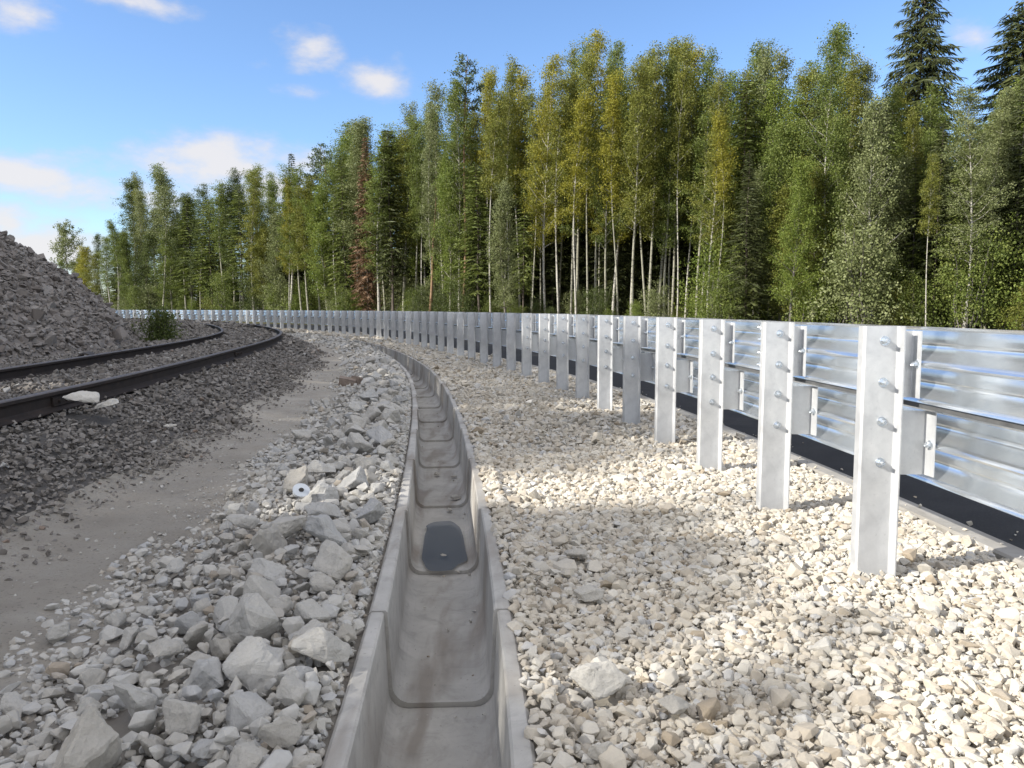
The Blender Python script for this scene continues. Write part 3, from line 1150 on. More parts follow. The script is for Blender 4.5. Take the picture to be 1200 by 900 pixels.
ANCHORS = [((378, 772), 'biggest tilted boulder'), ((212, 846), 'wide angular block'), ((342, 822), 'pointed white stone'), ((380, 612), 'blunt grey boulder'), ((428, 608), 'lip boulder'),
           ((384, 530), 'upright slab'), ((352, 512), 'flat slab'), ((288, 617), 'broad low boulder'), ((378, 690), 'yellowish lumpy boulder'), ((238, 775), 'long brownish slab'), ((105, 832), 'small outer block'), ((415, 448), 'broken bricks')]
_cnt = {}
_rs = sorted([o for o in COL.objects if o.name.startswith('rubble_stone')], key=lambda o: -o.scale.x)
for ob in _rs:
    best = None
    for (au, av), nm in ANCHORS:
        ap = pix_ground(au, av, 0.08)
        dx, dy = ob.location.x - ap[0], ob.location.y - ap[1]
        dd = math.hypot(dx, dy)
        if best is None or dd < best[0]:
            best = (dd, dx, dy, nm)
    dd, dx, dy, nm = best
    side = ('right of' if dx > 0 else 'left of') if abs(dx) > abs(dy) * 0.8 else ('behind' if dy > 0 else 'in front of')
    tn = ob.data.attributes['tint'].data[0].value
    tone = 'brownish' if tn < 0.3 else ('pale' if tn < 0.75 else 'grey')
    oo = OT(ob.location.x, ob.location.y)[0]
    where = 'drain-side' if oo > -0.78 else ('path-side' if oo < -1.15 else 'mid-strip')
    key = (tone, side, nm, where)
    _cnt[key] = _cnt.get(key, 0) + 1
    kth = _cnt[key]
    o_th = ['', 'second ', 'third ', 'fourth ', 'fifth ', 'sixth ', 'seventh ', 'eighth ', 'ninth ', 'tenth ', 'eleventh ', 'twelfth ', 'thirteenth ', 'fourteenth ', 'fifteenth ', 'sixteenth ', 'seventeenth ', 'eighteenth ', 'nineteenth ', 'twentieth ', 'twenty-first ', 'twenty-second ', 'twenty-third ', 'twenty-fourth ', 'twenty-fifth ', 'twenty-sixth ', 'twenty-seventh ', 'twenty-eighth '][min(kth, 28) - 1]
    ob['label'] = '%slargest of the %s %s rubble stones %s the %s' % (o_th, tone, where, side, nm)

BS = np.array(BIG_SPOTS)


def free(p, k=0.9):
    keep = np.ones(len(p), bool)
    for x, y, r in BS:
        keep &= (p[:, 0] - x) ** 2 + (p[:, 1] - y) ** 2 > (r * k) ** 2
    return keep


# ---- white gravel
chunks = []
for (ta, tb, sp, protos) in ((2.3, 4.4, 0.041, PROTO_FINE), (4.4, 8, 0.044, PROTO_HI), (8, 15, 0.058, PROTO_LO), (15, 30, 0.085, PROTO_LO), (30, 62, 0.15, PROTO_LO)):
    for layer in (0, 1):
        O, T, p = scatter(rng, 0.10 if layer == 0 else 0.15, 2.66, ta, tb, sp * (0.78 if layer == 0 else 1.0))
        d = sp * (0.95 + 0.8 * rng.random(len(p)) ** 2.2)
        d[rng.random(len(p)) < 0.035] *= 1.7
        d[rng.random(len(p)) < 0.25] *= 0.68
        p[:, 2] += d * (rng.uniform(0.0, 0.16, len(p)) + 0.22 * layer) + 0.006
        near_lip = O < 0.2
        p[near_lip, 2] += 0.035
        k = visible(p) & free(p, 0.65)
        k &= ~((O > 2.6) & (rng.random(len(p)) < 0.6))
        p, d = p[k], d[k]
        tint = np.clip(rng.beta(2.2, 2.0, len(p)) + np.where(rng.random(len(p)) < 0.06, -0.5, 0), 0, 1)
        chunks.append(stones(p, d, tint, protos, rng))
O, T, p = scatter(rng, 2.6, 3.3, 2.3, 14, 0.05)
d = 0.014 + 0.035 * rng.random(len(p)) ** 2
p[:, 2] = np.where(O < 2.8, -0.016, -0.044) + d * 0.3
k = (rng.random(len(p)) < 0.16 * np.exp(-(O - 2.6) / 0.16)) & visible(p)
chunks.append(stones(p[k], d[k], rng.beta(2, 2, int(k.sum())), PROTO_LO, rng))
O, T, p = scatter(rng, 0.12, 2.6, 2.3, 7, 0.021)
d = 0.008 + 0.016 * rng.random(len(p)) ** 1.5
p[:, 2] += rng.uniform(0.0, 0.028, len(p))
k = visible(p) & free(p, 0.7)
chunks.append(stones(p[k], d[k], np.clip(rng.beta(2.2, 2.0, int(k.sum())), 0, 1), PROTO_LO, rng))
build_stuff('gravel', 'loose white crushed limestone gravel between the drain and the road', 'gravel', chunks, M['limestone'])

# ---- smaller rubble filling between the big stones
chunks = []
for (ta, tb, sp, protos) in ((2.3, 4.6, 0.036, PROTO_FINE), (4.6, 9, 0.038, PROTO_HI), (9, 18, 0.06, PROTO_LO), (18, 40, 0.11, PROTO_LO)):
    for layer in (0, 1, 2):
        O, T, p = scatter(rng, -1.72, -0.42, ta, tb, sp * (1.0, 1.4, 2.0)[layer])
        d = sp * (0.8 + 0.9 * rng.random(len(p)) ** 2) * (1.0, 1.15, 1.6)[layer]
        e = (O + 0.5) / -1.2
        dens = np.clip(1.35 - 1.1 * np.clip(e, 0, 1) ** 2 + 0.5 * np.sin(T * 1.9 + O * 4) * np.clip(e, 0, 1), 0, 1)
        k = (rng.random(len(p)) < dens) & (rng.random(len(p)) < (1, 0.85, 0.7)[layer] * (1 - 0.75 * (layer > 0) * np.clip(e, 0, 1)))
        k &= (O + d * 0.4 < -0.462)
        p[:, 2] += d * (rng.uniform(0.0, 0.3, len(p))) + 0.025 * layer * np.clip(1.2 - e, 0, 1)
        k &= visible(p) & free(p, 0.6)
        p, d = p[k], d[k]
        chunks.append(stones(p, d, rng.beta(2, 1.8, len(p)), protos, rng))
# chips packed against the lip of the drain
for rep_ in range(3):
    O, T, p = scatter(rng, -0.68, -0.45, 2.3, 14, 0.034)
    d = 0.022 + 0.045 * rng.random(len(p)) ** 1.7
    k = (O + d * 0.42 < -0.463) & visible(p) & free(p, 0.5)
    p[:, 2] += d * 0.2 - 0.006 + 0.013 * rep_
    chunks.append(stones(p[k], d[k], rng.beta(2, 1.8, int(k.sum())), PROTO_HI, rng))
# crumbs along the path
O, T, p = scatter(rng, -2.4, -1.2, 2.4, 18, 0.027)
d = 0.006 + 0.028 * rng.random(len(p)) ** 3.5
edge = np.exp(-((O + 1.5) / 0.2) ** 2) * 0.8 + 0.16 + 0.12 * np.sin(O * 9 + np.sin(T * 1.7) * 2)
k = (rng.random(len(p)) < edge) & visible(p) & free(p)
p[:, 2] += 0.006 + d * 0.1
chunks.append(stones(p[k], d[k], rng.beta(2, 2, int(k.sum())) * 0.8, PROTO_LO, rng))
build_stuff('rubble', 'small broken limestone rubble filling the strip left of the drain', 'rubble', chunks, M['rubble'])

# ---- grit washed into the drain
O, T, p = scatter(rng, DC - 0.19, DC + 0.19, 2.3, 16, 0.045)
d = 0.006 + 0.026 * rng.random(len(p)) ** 4
side = np.abs(O - DC) / 0.19
near_joint = ((T - t0_drain) / EL) % 1.0
k = rng.random(len(p)) < (0.05 + 0.20 * side ** 3 + 0.22 * np.exp(-near_joint / 0.12) + 0.15 * (near_joint > 0.93))
p[:, 2] = -0.345 + 0.03 * np.clip(side - 0.72, 0, 1) + d * 0.15
k &= visible(p)
build_stuff('grit', 'loose grit and chips lying on the floor of the concrete drain', 'grit', [stones(p[k], d[k], rng.beta(1.5, 3, int(k.sum())), PROTO_LO, rng)], M['rubble'])

# ---- dark ballast of the track
chunks = []
for (ta, tb, sp, protos) in ((1.2, 9, 0.042, PROTO_LO), (9, 18, 0.06, PROTO_LO), (18, 34, 0.10, PROTO_LO), (34, 75, 0.2, PROTO_LO)):
    for layer in (0, 1):
        O, T, p = scatter(rng, -7.6, -1.7, ta, tb, sp * (1.0 if layer == 0 else 1.35))
        d = sp * (0.85 + 0.8 * rng.random(len(p)) ** 2)
        e = np.clip((O + 2.36 + 0.1 * np.sin(T * 1.3) + 0.06 * np.sin(T * 3.1 + 1)) / 0.62, 0, 1)
        d = d * (1 - 0.6 * e)
        k = rng.random(len(p)) < (1 - e) ** 2.6 * (1 if layer == 0 else 0.8)
        for oc in (RAIL_N, RAIL_F):
            k &= (np.abs(O - oc) > 0.02 + d * 0.5)
            near = np.abs(O - oc) < 0.16
            p[near, 2] += 0.012
        p[:, 2] += d * (rng.uniform(0.0, 0.25, len(p)) + 0.35 * layer)
        k &= visible(p, 520) & free(p, 0.8)
        p, d = p[k], d[k]
        tint = np.clip(rng.beta(2.2, 2.4, len(p)) + np.where(rng.random(len(p)) < 0.012, 0.6, 0), 0, 1)
        chunks.append(stones(p, d, tint, protos, rng))
build_stuff('ballast', 'dark grey track ballast round the rails and down the slope to the path', 'ballast', chunks, M['ballast'])

# ------------------------------------------------------------------ the big heap of crushed stone behind the track
PA, PB = np.array([-15.1, 16.2]), np.array([-15.5, -6.0])
PILE_R, PILE_H = 7.0, 5.75


def pile_h(x, y):
    ab = PB - PA
    f = np.clip(((x - PA[0]) * ab[0] + (y - PA[1]) * ab[1]) / (ab @ ab), 0, 1)
    dx, dy = x - (PA[0] + f * ab[0]), y - (PA[1] + f * ab[1])
    d = np.hypot(dx, dy)
    wob = 0.35 * np.sin(np.arctan2(dy, dx) * 5 + 0.7) + 0.25 * np.sin(x * 0.9 + 1.2) * np.cos(y * 0.8)
    q = np.clip(1 - d / (PILE_R + wob), -0.5, 1)
    h = PILE_H * q
    h = np.where(q > 0.86, PILE_H * (0.86 + (q - 0.86) * 0.35), h)
    oc_ = np.hypot(x - CX, y - CY) - RAD
    fade = np.clip((-6.0 - oc_) / 1.3, 0, 1)
    skirt = 0.22 * np.exp(-np.clip(d - PILE_R, 0, 9) / 0.9)
    return np.maximum(h, 0) * np.clip(fade * 3, 0, 1) + np.where(h > 0, 0.22, skirt) * fade - 0.03 + 0.05 * fade * np.sin(x * 2.3 + y) * np.cos(y * 2.9 - x)


xs = np.arange(-25, -5.0, 0.2)
ys = np.arange(-15, 28, 0.2)
X, Y = np.meshgrid(xs, ys)
Hh = pile_h(X, Y)
idx = np.arange(X.size).reshape(X.shape)
Fp = np.stack([idx[:-1, :-1], idx[:-1, 1:], idx[1:, 1:], idx[1:, :-1]], -1).reshape(-1, 4)
oc = np.hypot(X - CX, Y - CY) - RAD
keepv = (oc < -5.6).ravel()
Fp = Fp[keepv[Fp].all(1)]
pile_root = bpy.data.objects.new('stone_heap', None)
COL.objects.link(pile_root)
pile_root.location = (-14.6, 14.0, 0.3)
tag(pile_root, 'tall heap of grey crushed stone beyond the track, sloping down to the shrub', 'stone heap')
Vp = np.stack([X, Y, Hh + 0.30], -1).reshape(-1, 3)
used = np.unique(Fp)
remap = np.full(len(Vp), -1)
remap[used] = np.arange(len(used))
base = link('heap_body', mesh_np('heap_body', Vp[used], remap[Fp], M['pile'], np.full(len(used), 0.3), smooth=True), pile_root)
base.location = -pile_root.location
chunks = []
for sp, frac in ((0.10, 1.0), (0.12, 1.0), (0.19, 0.75), (0.3, 0.14)):
    gxs, gys = np.meshgrid(np.arange(-22, -5.8, sp), np.arange(2, 25, sp))
    x = (gxs + rng.uniform(-0.5, 0.5, gxs.shape) * sp).ravel()
    y = (gys + rng.uniform(-0.5, 0.5, gys.shape) * sp).ravel()
    h = pile_h(x, y)
    o_ = np.hypot(x - CX, y - CY) - RAD
    d = sp * (0.85 + 0.75 * rng.random(len(x)) ** 2)
    p = np.stack([x, y, h + 0.30 + d * rng.uniform(0, 0.3, len(x))], -1)
    k = (rng.random(len(x)) < frac) & (o_ < -5.75) & (h > -0.02) & visible(p, 480) & free(p, 0.8)
    chunks.append(stones(p[k], d[k], rng.beta(2, 2, int(k.sum())), PROTO_LO, rng))
V, F, T, off = [], [], [], 0
for v, f, t in chunks:
    V.append(v); F.append(f + off); T.append(t); off += len(v)
hs = link('loose_stones', mesh_np('loose_stones', np.concatenate(V), np.concatenate(F), M['pile'], np.concatenate(T)), pile_root)
hs.location = -pile_root.location
hs['kind'] = 'stuff'

# ------------------------------------------------------------------ small things
def box_bm(bm, size, mat4):
    bmesh.ops.create_cube(bm, size=1.0, matrix=mat4 @ Matrix.Diagonal((size[0], size[1], size[2], 1)))


for (u, v, wpx, rz, label) in ((408, 449, 18, 0.2, 'left one of two broken reddish bricks lying at the path edge'), (422, 448, 14, 1.1, 'right one of two broken reddish bricks lying at the path edge')):
    p = pix_ground(u, v, 0.06)
    bm = bmesh.new()
    box_bm(bm, (0.28, 0.16, 0.13), Matrix.Identity(4))
    bmesh.ops.subdivide_edges(bm, edges=bm.edges, cuts=3, use_grid_fill=True)
    for vv in bm.verts:
        n_ = mnoise.noise(vv.co * 14 + Vector((u, v, 0)))
        vv.co += vv.co.normalized() * 0.018 * n_
        if vv.co.x > 0.09:
            vv.co.x -= 0.05 * abs(mnoise.noise(vv.co * 9))
    me = bpy.data.meshes.new('broken_brick')
    bm.to_mesh(me)
    bm.free()
    me.materials.append(M['brick'])
    ob = link('broken_brick', me, None, (p[0], p[1], 0.075), rz)
    ob.rotation_euler = (0.15, 0.2, rz)
    tag(ob, label, 'brick')

# crumpled white cup lying on the rubble
p = pix_ground(350, 582, 0.12)
bm = bmesh.new()
segs, prof = 20, [(0.0, 0.034), (0.006, 0.037), (0.05, 0.044), (0.085, 0.052), (0.09, 0.053)]
rings = []
for (h, r_) in prof:
    rings.append([bm.verts.new((r_ * math.cos(2 * math.pi * i / segs), r_ * math.sin(2 * math.pi * i / segs) * 0.8, h)) for i in range(segs)])
for a, b_ in zip(rings[:-1], rings[1:]):
    for i in range(segs):
        bm.faces.new([a[i], a[(i + 1) % segs], b_[(i + 1) % segs], b_[i]])
bm.faces.new(rings[0][::-1])
bm.faces.new(rings[-1])
me = bpy.data.meshes.new('cup_wall')
bm.to_mesh(me)
bm.free()
me.materials.append(M['plastic'])
cup = bpy.data.objects.new('discarded_lid', None)
COL.objects.link(cup)
cup.location = (p[0], p[1], 0.14)
cup.rotation_euler = (R(62), R(12), 0.4)
tag(cup, 'small white plastic cap thrown on the rubble beside the path', 'plastic cap')
cw = link('cap_wall', me, cup)
cw.scale = (0.95, 0.95, 0.8)
bm = bmesh.new()
bmesh.ops.create_cone(bm, cap_ends=True, segments=20, radius1=0.016, radius2=0.015, depth=0.006, matrix=Matrix.Diagonal((0.95, 0.76, 1, 1)))
bmesh.ops.create_cone(bm, cap_ends=True, segments=12, radius1=0.012, radius2=0.011, depth=0.02, matrix=Matrix.Translation((0, 0, -0.008)))
me = bpy.data.meshes.new('cap_plug')
bm.to_mesh(me)
bm.free()
me.materials.append(M['black'])
link('cap_plug', me, cup, (0, 0, 0.075))

# short dark pipe end at the foot of the heap
p = pix_ground(98, 412, 0.62)
bm = bmesh.new()
n = 24
ring_o = lambda r_, y_: [bm.verts.new((r_ * math.cos(2 * math.pi * i / n), y_, r_ * math.sin(2 * math.pi * i / n))) for i in range(n)]
r1, r2, r3, r4 = ring_o(0.10, 0.0), ring_o(0.10, 0.5), ring_o(0.078, 0.0), ring_o(0.078, 0.5)
for a, b_ in ((r1, r2), (r4, r3), (r3, r1), (r2, r4)):
    for i in range(n):
        bm.faces.new([a[i], a[(i + 1) % n], b_[(i + 1) % n], b_[i]])
me = bpy.data.meshes.new('pipe_end')
bm.to_mesh(me)
bm.free()
me.materials.append(M['pipe'])
hz = float(pile_h(np.array(p[0]), np.array(p[1]))) + 0.30
ob = link('pipe_end', me, None, (p[0], p[1], max(0.5, hz + 0.05)), 0.35)
tag(ob, 'dark round pipe end sticking out of the foot of the stone heap', 'pipe')


# ------------------------------------------------------------------ plants
class Tube:
    def __init__(self):
        self.V, self.F = [], []

    def add(self, pts, rad, sides=6):
        base = len(self.V)
        n = len(pts)
        for i, p in enumerate(pts):
            d = (pts[min(i + 1, n - 1)] - pts[max(i - 1, 0)]).normalized()
            a = d.cross(Vector((0.31, 0.17, 0.93)))
            if a.length < 0.05:
                a = d.cross(Vector((1, 0, 0)))
            a.normalize()
            b2 = d.cross(a)
            for k in range(sides):
                an = 2 * math.pi * k / sides
                q = p + (a * math.cos(an) + b2 * math.sin(an)) * rad[i]
                self.V.append(q[:])
        for i in range(n - 1):
            for k in range(sides):
                k2 = (k + 1) % sides
                self.F.append([base + i * sides + k, base + i * sides + k2, base + (i + 1) * sides + k2, base + (i + 1) * sides + k])


def leaf_quads(rng, c, d1, d2, w, l):
    """n leaves: centre c (n,3), axes d1 d2 (n,3), half sizes"""
    a = c + d1 * l[:, None]
    b2 = c + d2 * w[:, None] - d1 * (0.15 * l)[:, None]
    e = c - d1 * l[:, None]
    f = c - d2 * w[:, None] - d1 * (0.1 * l)[:, None]
    return np.stack([a, b2, e, f], 1).reshape(-1, 3)


def rand_unit(rng, n):
    v = rng.normal(size=(n, 3))
    return v / np.linalg.norm(v, axis=1)[:, None]


def crown_from_clumps(rng, cl, rad, per, size):
    cl = np.array(cl)
    n = len(cl)
    c = np.repeat(cl, per, 0) + rng.normal(size=(n * per, 3)) * np.repeat(rad, per)[:, None] * np.array([1, 1, 0.8])
    d1 = rand_unit(rng, n * per)
    d1[:, 2] -= 0.35
    d1 /= np.linalg.norm(d1, axis=1)[:, None]
    d2 = np.cross(d1, rand_unit(rng, n * per))
    d2 /= np.linalg.norm(d2, axis=1)[:, None] + 1e-6
    l = size * rng.uniform(0.6, 1.25, n * per)
    V = leaf_quads(rng, c, d1, d2, l * 0.72, l)
    t = np.clip(np.repeat(rng.beta(2, 2, n), per) * 0.7 + rng.random(n * per) * 0.45 - 0.06, 0, 1)
    return V, np.repeat(t, 4)


def crown_mesh(name, V, t, mat):
    F = np.arange(len(V)).reshape(-1, 4)
    return mesh_np(name, V, F, mat, t)


def deciduous(seed, H, cs, cw, limbs, size=0.10, r0=0.13, up=1.1, per=11, wobble=0.35, topw=0.35, sparse=0.0):
    """cs: fraction of the height where the crown starts; cw: widest crown radius"""
    rng = np.random.default_rng(seed)
    r = random.Random(seed)
    tb = Tube()
    n = 9
    ph1, ph2 = r.uniform(0, 6), r.uniform(0, 6)
    ax = lambda f: Vector((wobble * math.sin(f * 3.1 + ph1) * f + 0.05 * math.sin(9 * f), wobble * math.sin(f * 2.6 + ph2) * f, f * H))
    o0 = ax(0)
    tr = [ax(i / n) - Vector((o0.x, o0.y, 0)) for i in range(n + 1)]
    tb.add([Vector((tr[0].x, tr[0].y, -0.3))] + tr, [r0 * 1.25] + [r0 * (1 - 0.93 * i / n) for i in range(n + 1)], 8)
    cl, cr = [], []
    gap = [r.uniform(0, 6.28) for _ in range(3)]
    for i in range(limbs):
        f = cs + (0.97 - cs) * (i + r.uniform(-0.4, 0.4)) / limbs
        f = min(0.97, max(cs * 0.9, f))
        g = (f - cs) / (1 - cs)
        az = i * 2.4 + r.uniform(-0.5, 0.5)
        shape = (0.55 + 0.45 * math.sin(min(1, max(0, g) * 2.2) * 1.57)) * ((1 - max(0, g)) ** 0.75 * (1 - topw) + topw)
        L = cw * shape * r.uniform(0.6, 1.15)
        if any(abs((az - q + math.pi) % 6.283 - math.pi) < 0.5 and r.random() < 0.5 for q in gap):
            L *= 0.55
        k = f * n
        i0 = min(n - 1, int(k))
        st = tr[i0].lerp(tr[i0 + 1], k - i0)
        el = r.uniform(0.35, 0.75) * up + 0.45 * max(0, g) * (up > 1)
        d = Vector((math.cos(az), math.sin(az), math.tan(min(1.25, el))))
        d.normalize()
        pts = [st]
        for q in range(1, 5):
            d2 = (d + Vector((0, 0, 0.10 * q * up - (0.12 * q if g < 0.25 else 0)))).normalized()
            d2 += Vector((r.uniform(-0.16, 0.16), r.uniform(-0.16, 0.16), r.uniform(-0.1, 0.1)))
            pts.append(pts[-1] + d2.normalized() * L / 3.4)
        rb = r0 * (1 - 0.85 * f) * 0.42 + 0.006
        tb.add(pts, [rb, rb * 0.75, rb * 0.5, rb * 0.32, 0.004], 4)
        m = int(3 + L * 6.0 * (1 - sparse))
        for _ in range(m):
            u = r.uniform(0.28, 1.0) * 4
            j = min(3, int(u))
            c = pts[j].lerp(pts[j + 1], u - j)
            spr = 0.07 + 0.085 * L
            cl.append((c.x + r.gauss(0, spr), c.y + r.gauss(0, spr), c.z + r.gauss(0, spr * 0.8)))
            cr.append(r.uniform(0.14, 0.30))
    for _ in range(10):
        c = tr[-1] + Vector((r.gauss(0, 0.18), r.gauss(0, 0.18), r.uniform(-1.4, 0.35)))
        cl.append(c[:])
        cr.append(0.2)
    V, t = crown_from_clumps(rng, cl, np.array(cr), per, size)
    return (np.array(tb.V), tb.F), (V, t), H


def spruce(seed, H, base, w, r0=0.16, step=0.42, droop=0.5, shape=0.85, density=1.0, hang=0.0):
    rng = np.random.default_rng(seed)
    r = random.Random(seed)
    tb = Tube()
    tr = [Vector((0.05 * math.sin(i), 0.05 * math.cos(i * 1.3), H * i / 8)) for i in range(9)]
    tb.add([Vector((0, 0, -0.3))] + tr, [r0 * 1.2] + [r0 * (1 - 0.96 * i / 8) for i in range(9)], 8)
    C, D1, D2, L1, W1, T = [], [], [], [], [], []
    z = base * H
    k = 0
    while z < H - 0.15:
        f = z / H
        g = (z - base * H) / (H - base * H)
        Lw = w * ((1 - g) ** shape) * (0.65 + 0.35 * min(1, g * 6)) + 0.10
        nb_ = 5 if Lw > 0.5 else 4
        for q in range(nb_):
            if r.random() > density:
                continue
            az = k * 0.9 + q * 6.283 / nb_ + r.uniform(-0.35, 0.35)
            L = Lw * r.uniform(0.62 - 0.25 * hang, 1.12 + 0.1 * hang)
            d = Vector((math.cos(az), math.sin(az), 0))
            side = Vector((-math.sin(az), math.cos(az), 0))
            dr = droop * (1 - 0.75 * g)
            pts = []
            for s in range(5):
                x = s / 4
                pts.append(Vector((0, 0, z)) + d * (L * x) + Vector((0, 0, L * (0.22 * x * (0.3 + g) - dr * x * x + 0.28 * dr * x ** 4))))
            tb.add(pts, [0.022, 0.016, 0.011, 0.007, 0.003], 3)
            m = max(3, int(L / 0.10))
            tint = r.random()
            for s in range(m):
                x = 0.12 + 0.9 * (s + r.random()) / m
                x = min(1.0, x)
                jj = min(3, int(x * 4))
                c = pts[jj].lerp(pts[jj + 1], x * 4 - jj)
                for sg in (-1, 1):
                    tw = (0.16 + 0.34 * (1 - abs(x - 0.45)) * min(1, L / 1.6)) * r.uniform(0.6, 1.1)
                    dd = (side * sg * r.uniform(0.5, 1.0) + d * r.uniform(0.3, 0.9) + Vector((0, 0, -r.uniform(0.1, 0.9) * (1 - 0.5 * g) - hang * r.random() * 2.2))).normalized()
                    C.append((c + dd * tw * 0.9)[:])
                    D1.append(dd[:])
                    pv = dd.cross(Vector((r.gauss(0, 1), r.gauss(0, 1), r.gauss(0, 1))))
                    D2.append(pv.normalized()[:])
                    L1.append(tw)
                    W1.append(0.030 + 0.022 * r.random())
                    T.append(min(1, max(0, 0.5 * tint + 0.4 * r.random() + 0.25 * (x - 0.5))))
        z += step * r.uniform(0.75, 1.2) * (1 - 0.45 * g)
        k += 1
    V = leaf_quads(rng, np.array(C), np.array(D1), np.array(D2), np.array(W1), np.array(L1))
    return (np.array(tb.V), tb.F), (V, np.repeat(np.array(T), 4)), H


def pine(seed, H, cs, cw, limbs, dead=8, r0=0.15):
    rng = np.random.default_rng(seed)
    r = random.Random(seed)
    tb = Tube()
    tr = [Vector((0.10 * math.sin(i * 0.7), 0.10 * math.cos(i * 0.9), H * i / 10)) for i in range(11)]
    tb.add([Vector((0, 0, -0.3))] + tr, [r0 * 1.2] + [r0 * (1 - 0.85 * i / 10) for i in range(11)], 8)
    cl, cr = [], []
    for i in range(limbs + dead):
        live = i >= dead
        f = r.uniform(cs * 0.62, cs) if not live else cs + (0.985 - cs) * (i - dead) / max(1, limbs - 1)
        az = i * 2.4 + r.uniform(-0.4, 0.4)
        g = (f - cs) / (1 - cs)
        L = (0.5 + r.random() * 0.7) if not live else cw * (1 - 0.55 * max(0, g)) * r.uniform(0.6, 1.1)
        st = Vector((0, 0, f * H))
        d = Vector((math.cos(az), math.sin(az), r.uniform(-0.1, 0.25) if not live else r.uniform(0.15, 0.55))).normalized()
        pts = [st]
        for q in range(3):
            pts.append(pts[-1] + (d + Vector((r.uniform(-0.2, 0.2), r.uniform(-0.2, 0.2), 0.1 * q))).normalized() * L / 3)
        tb.add(pts, [0.035, 0.025, 0.015, 0.006], 4)
        if live:
            for _ in range(int(4 + L * 5)):
                u = r.uniform(0.45, 1.05) * 3
                j = min(2, int(u))
                c = pts[j].lerp(pts[j + 1], u - j)
                cl.append((c.x + r.gauss(0, 0.16), c.y + r.gauss(0, 0.16), c.z + r.gauss(0, 0.1)))
                cr.append(r.uniform(0.12, 0.22))
    V, t = crown_from_clumps(rng, cl, np.array(cr), 16, 0.085)
    return (np.array(tb.V), tb.F), (V, t), H


def bush(seed, H, w, stems, size=0.09, per=11, dens=1.0):
    rng = np.random.default_rng(seed)
    r = random.Random(seed)
    tb = Tube()
    cl, cr = [], []
    for s in range(stems):
        az = r.uniform(0, 6.28)
        ln = r.uniform(0.05, 0.5)
        h = H * r.uniform(0.6, 1.0)
        pts = [Vector((r.gauss(0, w * 0.15), r.gauss(0, w * 0.15), -0.1))]
        for q in range(1, 6):
            pts.append(pts[0] + Vector((math.cos(az) * w * ln * q / 5 + r.gauss(0, 0.04 * w), math.sin(az) * w * ln * q / 5 + r.gauss(0, 0.04 * w), h * q / 5)))
        rb = 0.012 * H ** 0.7 + 0.003
        tb.add(pts, [rb, rb * 0.85, rb * 0.7, rb * 0.5, rb * 0.3, rb * 0.12], 5)
        for _ in range(int((h * 7 + 6) * dens)):
            u = r.uniform(0.15, 1.0) * 5
            j = min(4, int(u))
            c = pts[j].lerp(pts[j + 1], u - j)
            sp = w * 0.38 * (1.15 - u / 5 * 0.75)
            cl.append((c.x + r.gauss(0, sp), c.y + r.gauss(0, sp), max(0.05, c.z + r.gauss(0, 0.12 * H * 0.4))))
            cr.append(r.uniform(0.12, 0.24) * min(1, H / 2.5))
    V, t = crown_from_clumps(rng, cl, np.array(cr), per, size)
    return (np.array(tb.V), tb.F), (V, t), H


PROTO = {}


def reg(kind, data):
    (tv, tf), (cv, ct), H = data
    PROTO.setdefault(kind, []).append((mesh_np('trunk', tv, tf, M['grey_bark'], smooth=True), crown_mesh('crown', cv, ct, M['leaf_green']), H))


for i in range(8):
    reg('aspen', deciduous(10 + i, 22, 0.28 + 0.05 * (i % 3), 2.3 + 0.35 * (i % 4), 50, 0.060, 0.115, 1.15, per=32, wobble=0.6, topw=0.30, sparse=0.12))
for i in range(6):
    reg('slim', deciduous(30 + i, 21, 0.48 + 0.04 * (i % 4), 1.8 + 0.3 * (i % 3), 36, 0.060, 0.088, 1.2, per=32, wobble=0.7, topw=0.30, sparse=0.1))
for i in range(3):
    reg('shade', deciduous(150 + i, 13, 0.16, 2.9, 66, 0.105, 0.13, 0.95, per=16, topw=0.3, wobble=0.6))
for i in range(7):
    reg('broad', deciduous(50 + i, 13, 0.12 + 0.05 * (i % 3), 2.6 + 0.4 * (i % 3), 60, 0.056, 0.13, 1.02, per=34, topw=0.25, wobble=0.7))
for i in range(4):
    reg('spruce', spruce(70 + i, 20, 0.08, 2.5))
for i in range(3):
    reg('thinspruce', spruce(80 + i, 17, 0.22, 1.8, 0.12, 0.46, 0.6, 0.6, 0.9))
for i in range(2):
    reg('bigspruce', spruce(90 + i, 26, 0.30, 3.2, 0.26, 0.30, 0.85, 0.62, 0.95, 0.5))
reg('pine', pine(95, 22, 0.80, 1.7, 15))
reg('pine', pine(96, 20, 0.66, 2.3, 22))
for i in range(4):
    reg('bush', bush(100 + i, 4.2, 1.9, 9, 0.047, 30))
reg('lonely', deciduous(120, 18, 0.5, 4.2, 40, 0.12, 0.16, 0.9, per=10, topw=0.3))
reg('snag', deciduous(121, 11, 0.985, 0.1, 0, 0.05, 0.14, 1.0, per=1, wobble=0.15))


def plant(kind, var, x, y, h, bark, leaf, label, cat='tree', group=None, rz=0.0, wide=1.0, lean=(0, 0), name='tree', z=None):
    tm, cm, H = PROTO[kind][var % len(PROTO[kind])]
    root = bpy.data.objects.new(name, None)
    COL.objects.link(root)
    root.location = (x, y, -0.22 if z is None else z)
    s = h / H
    root.scale = (s * wide, s * wide, s)
    root.rotation_euler = (lean[0], lean[1], rz)
    tag(root, label, cat, group)
    a = link('trunk' if name != 'shrub' and name != 'bush' else 'stems', tm, root)
    c = link('crown' if name != 'shrub' and name != 'bush' else 'foliage', cm, root)
    for o, m in ((a, bark), (c, leaf)):
        o.material_slots[0].link = 'OBJECT'
        o.material_slots[0].material = M[m]
    return root


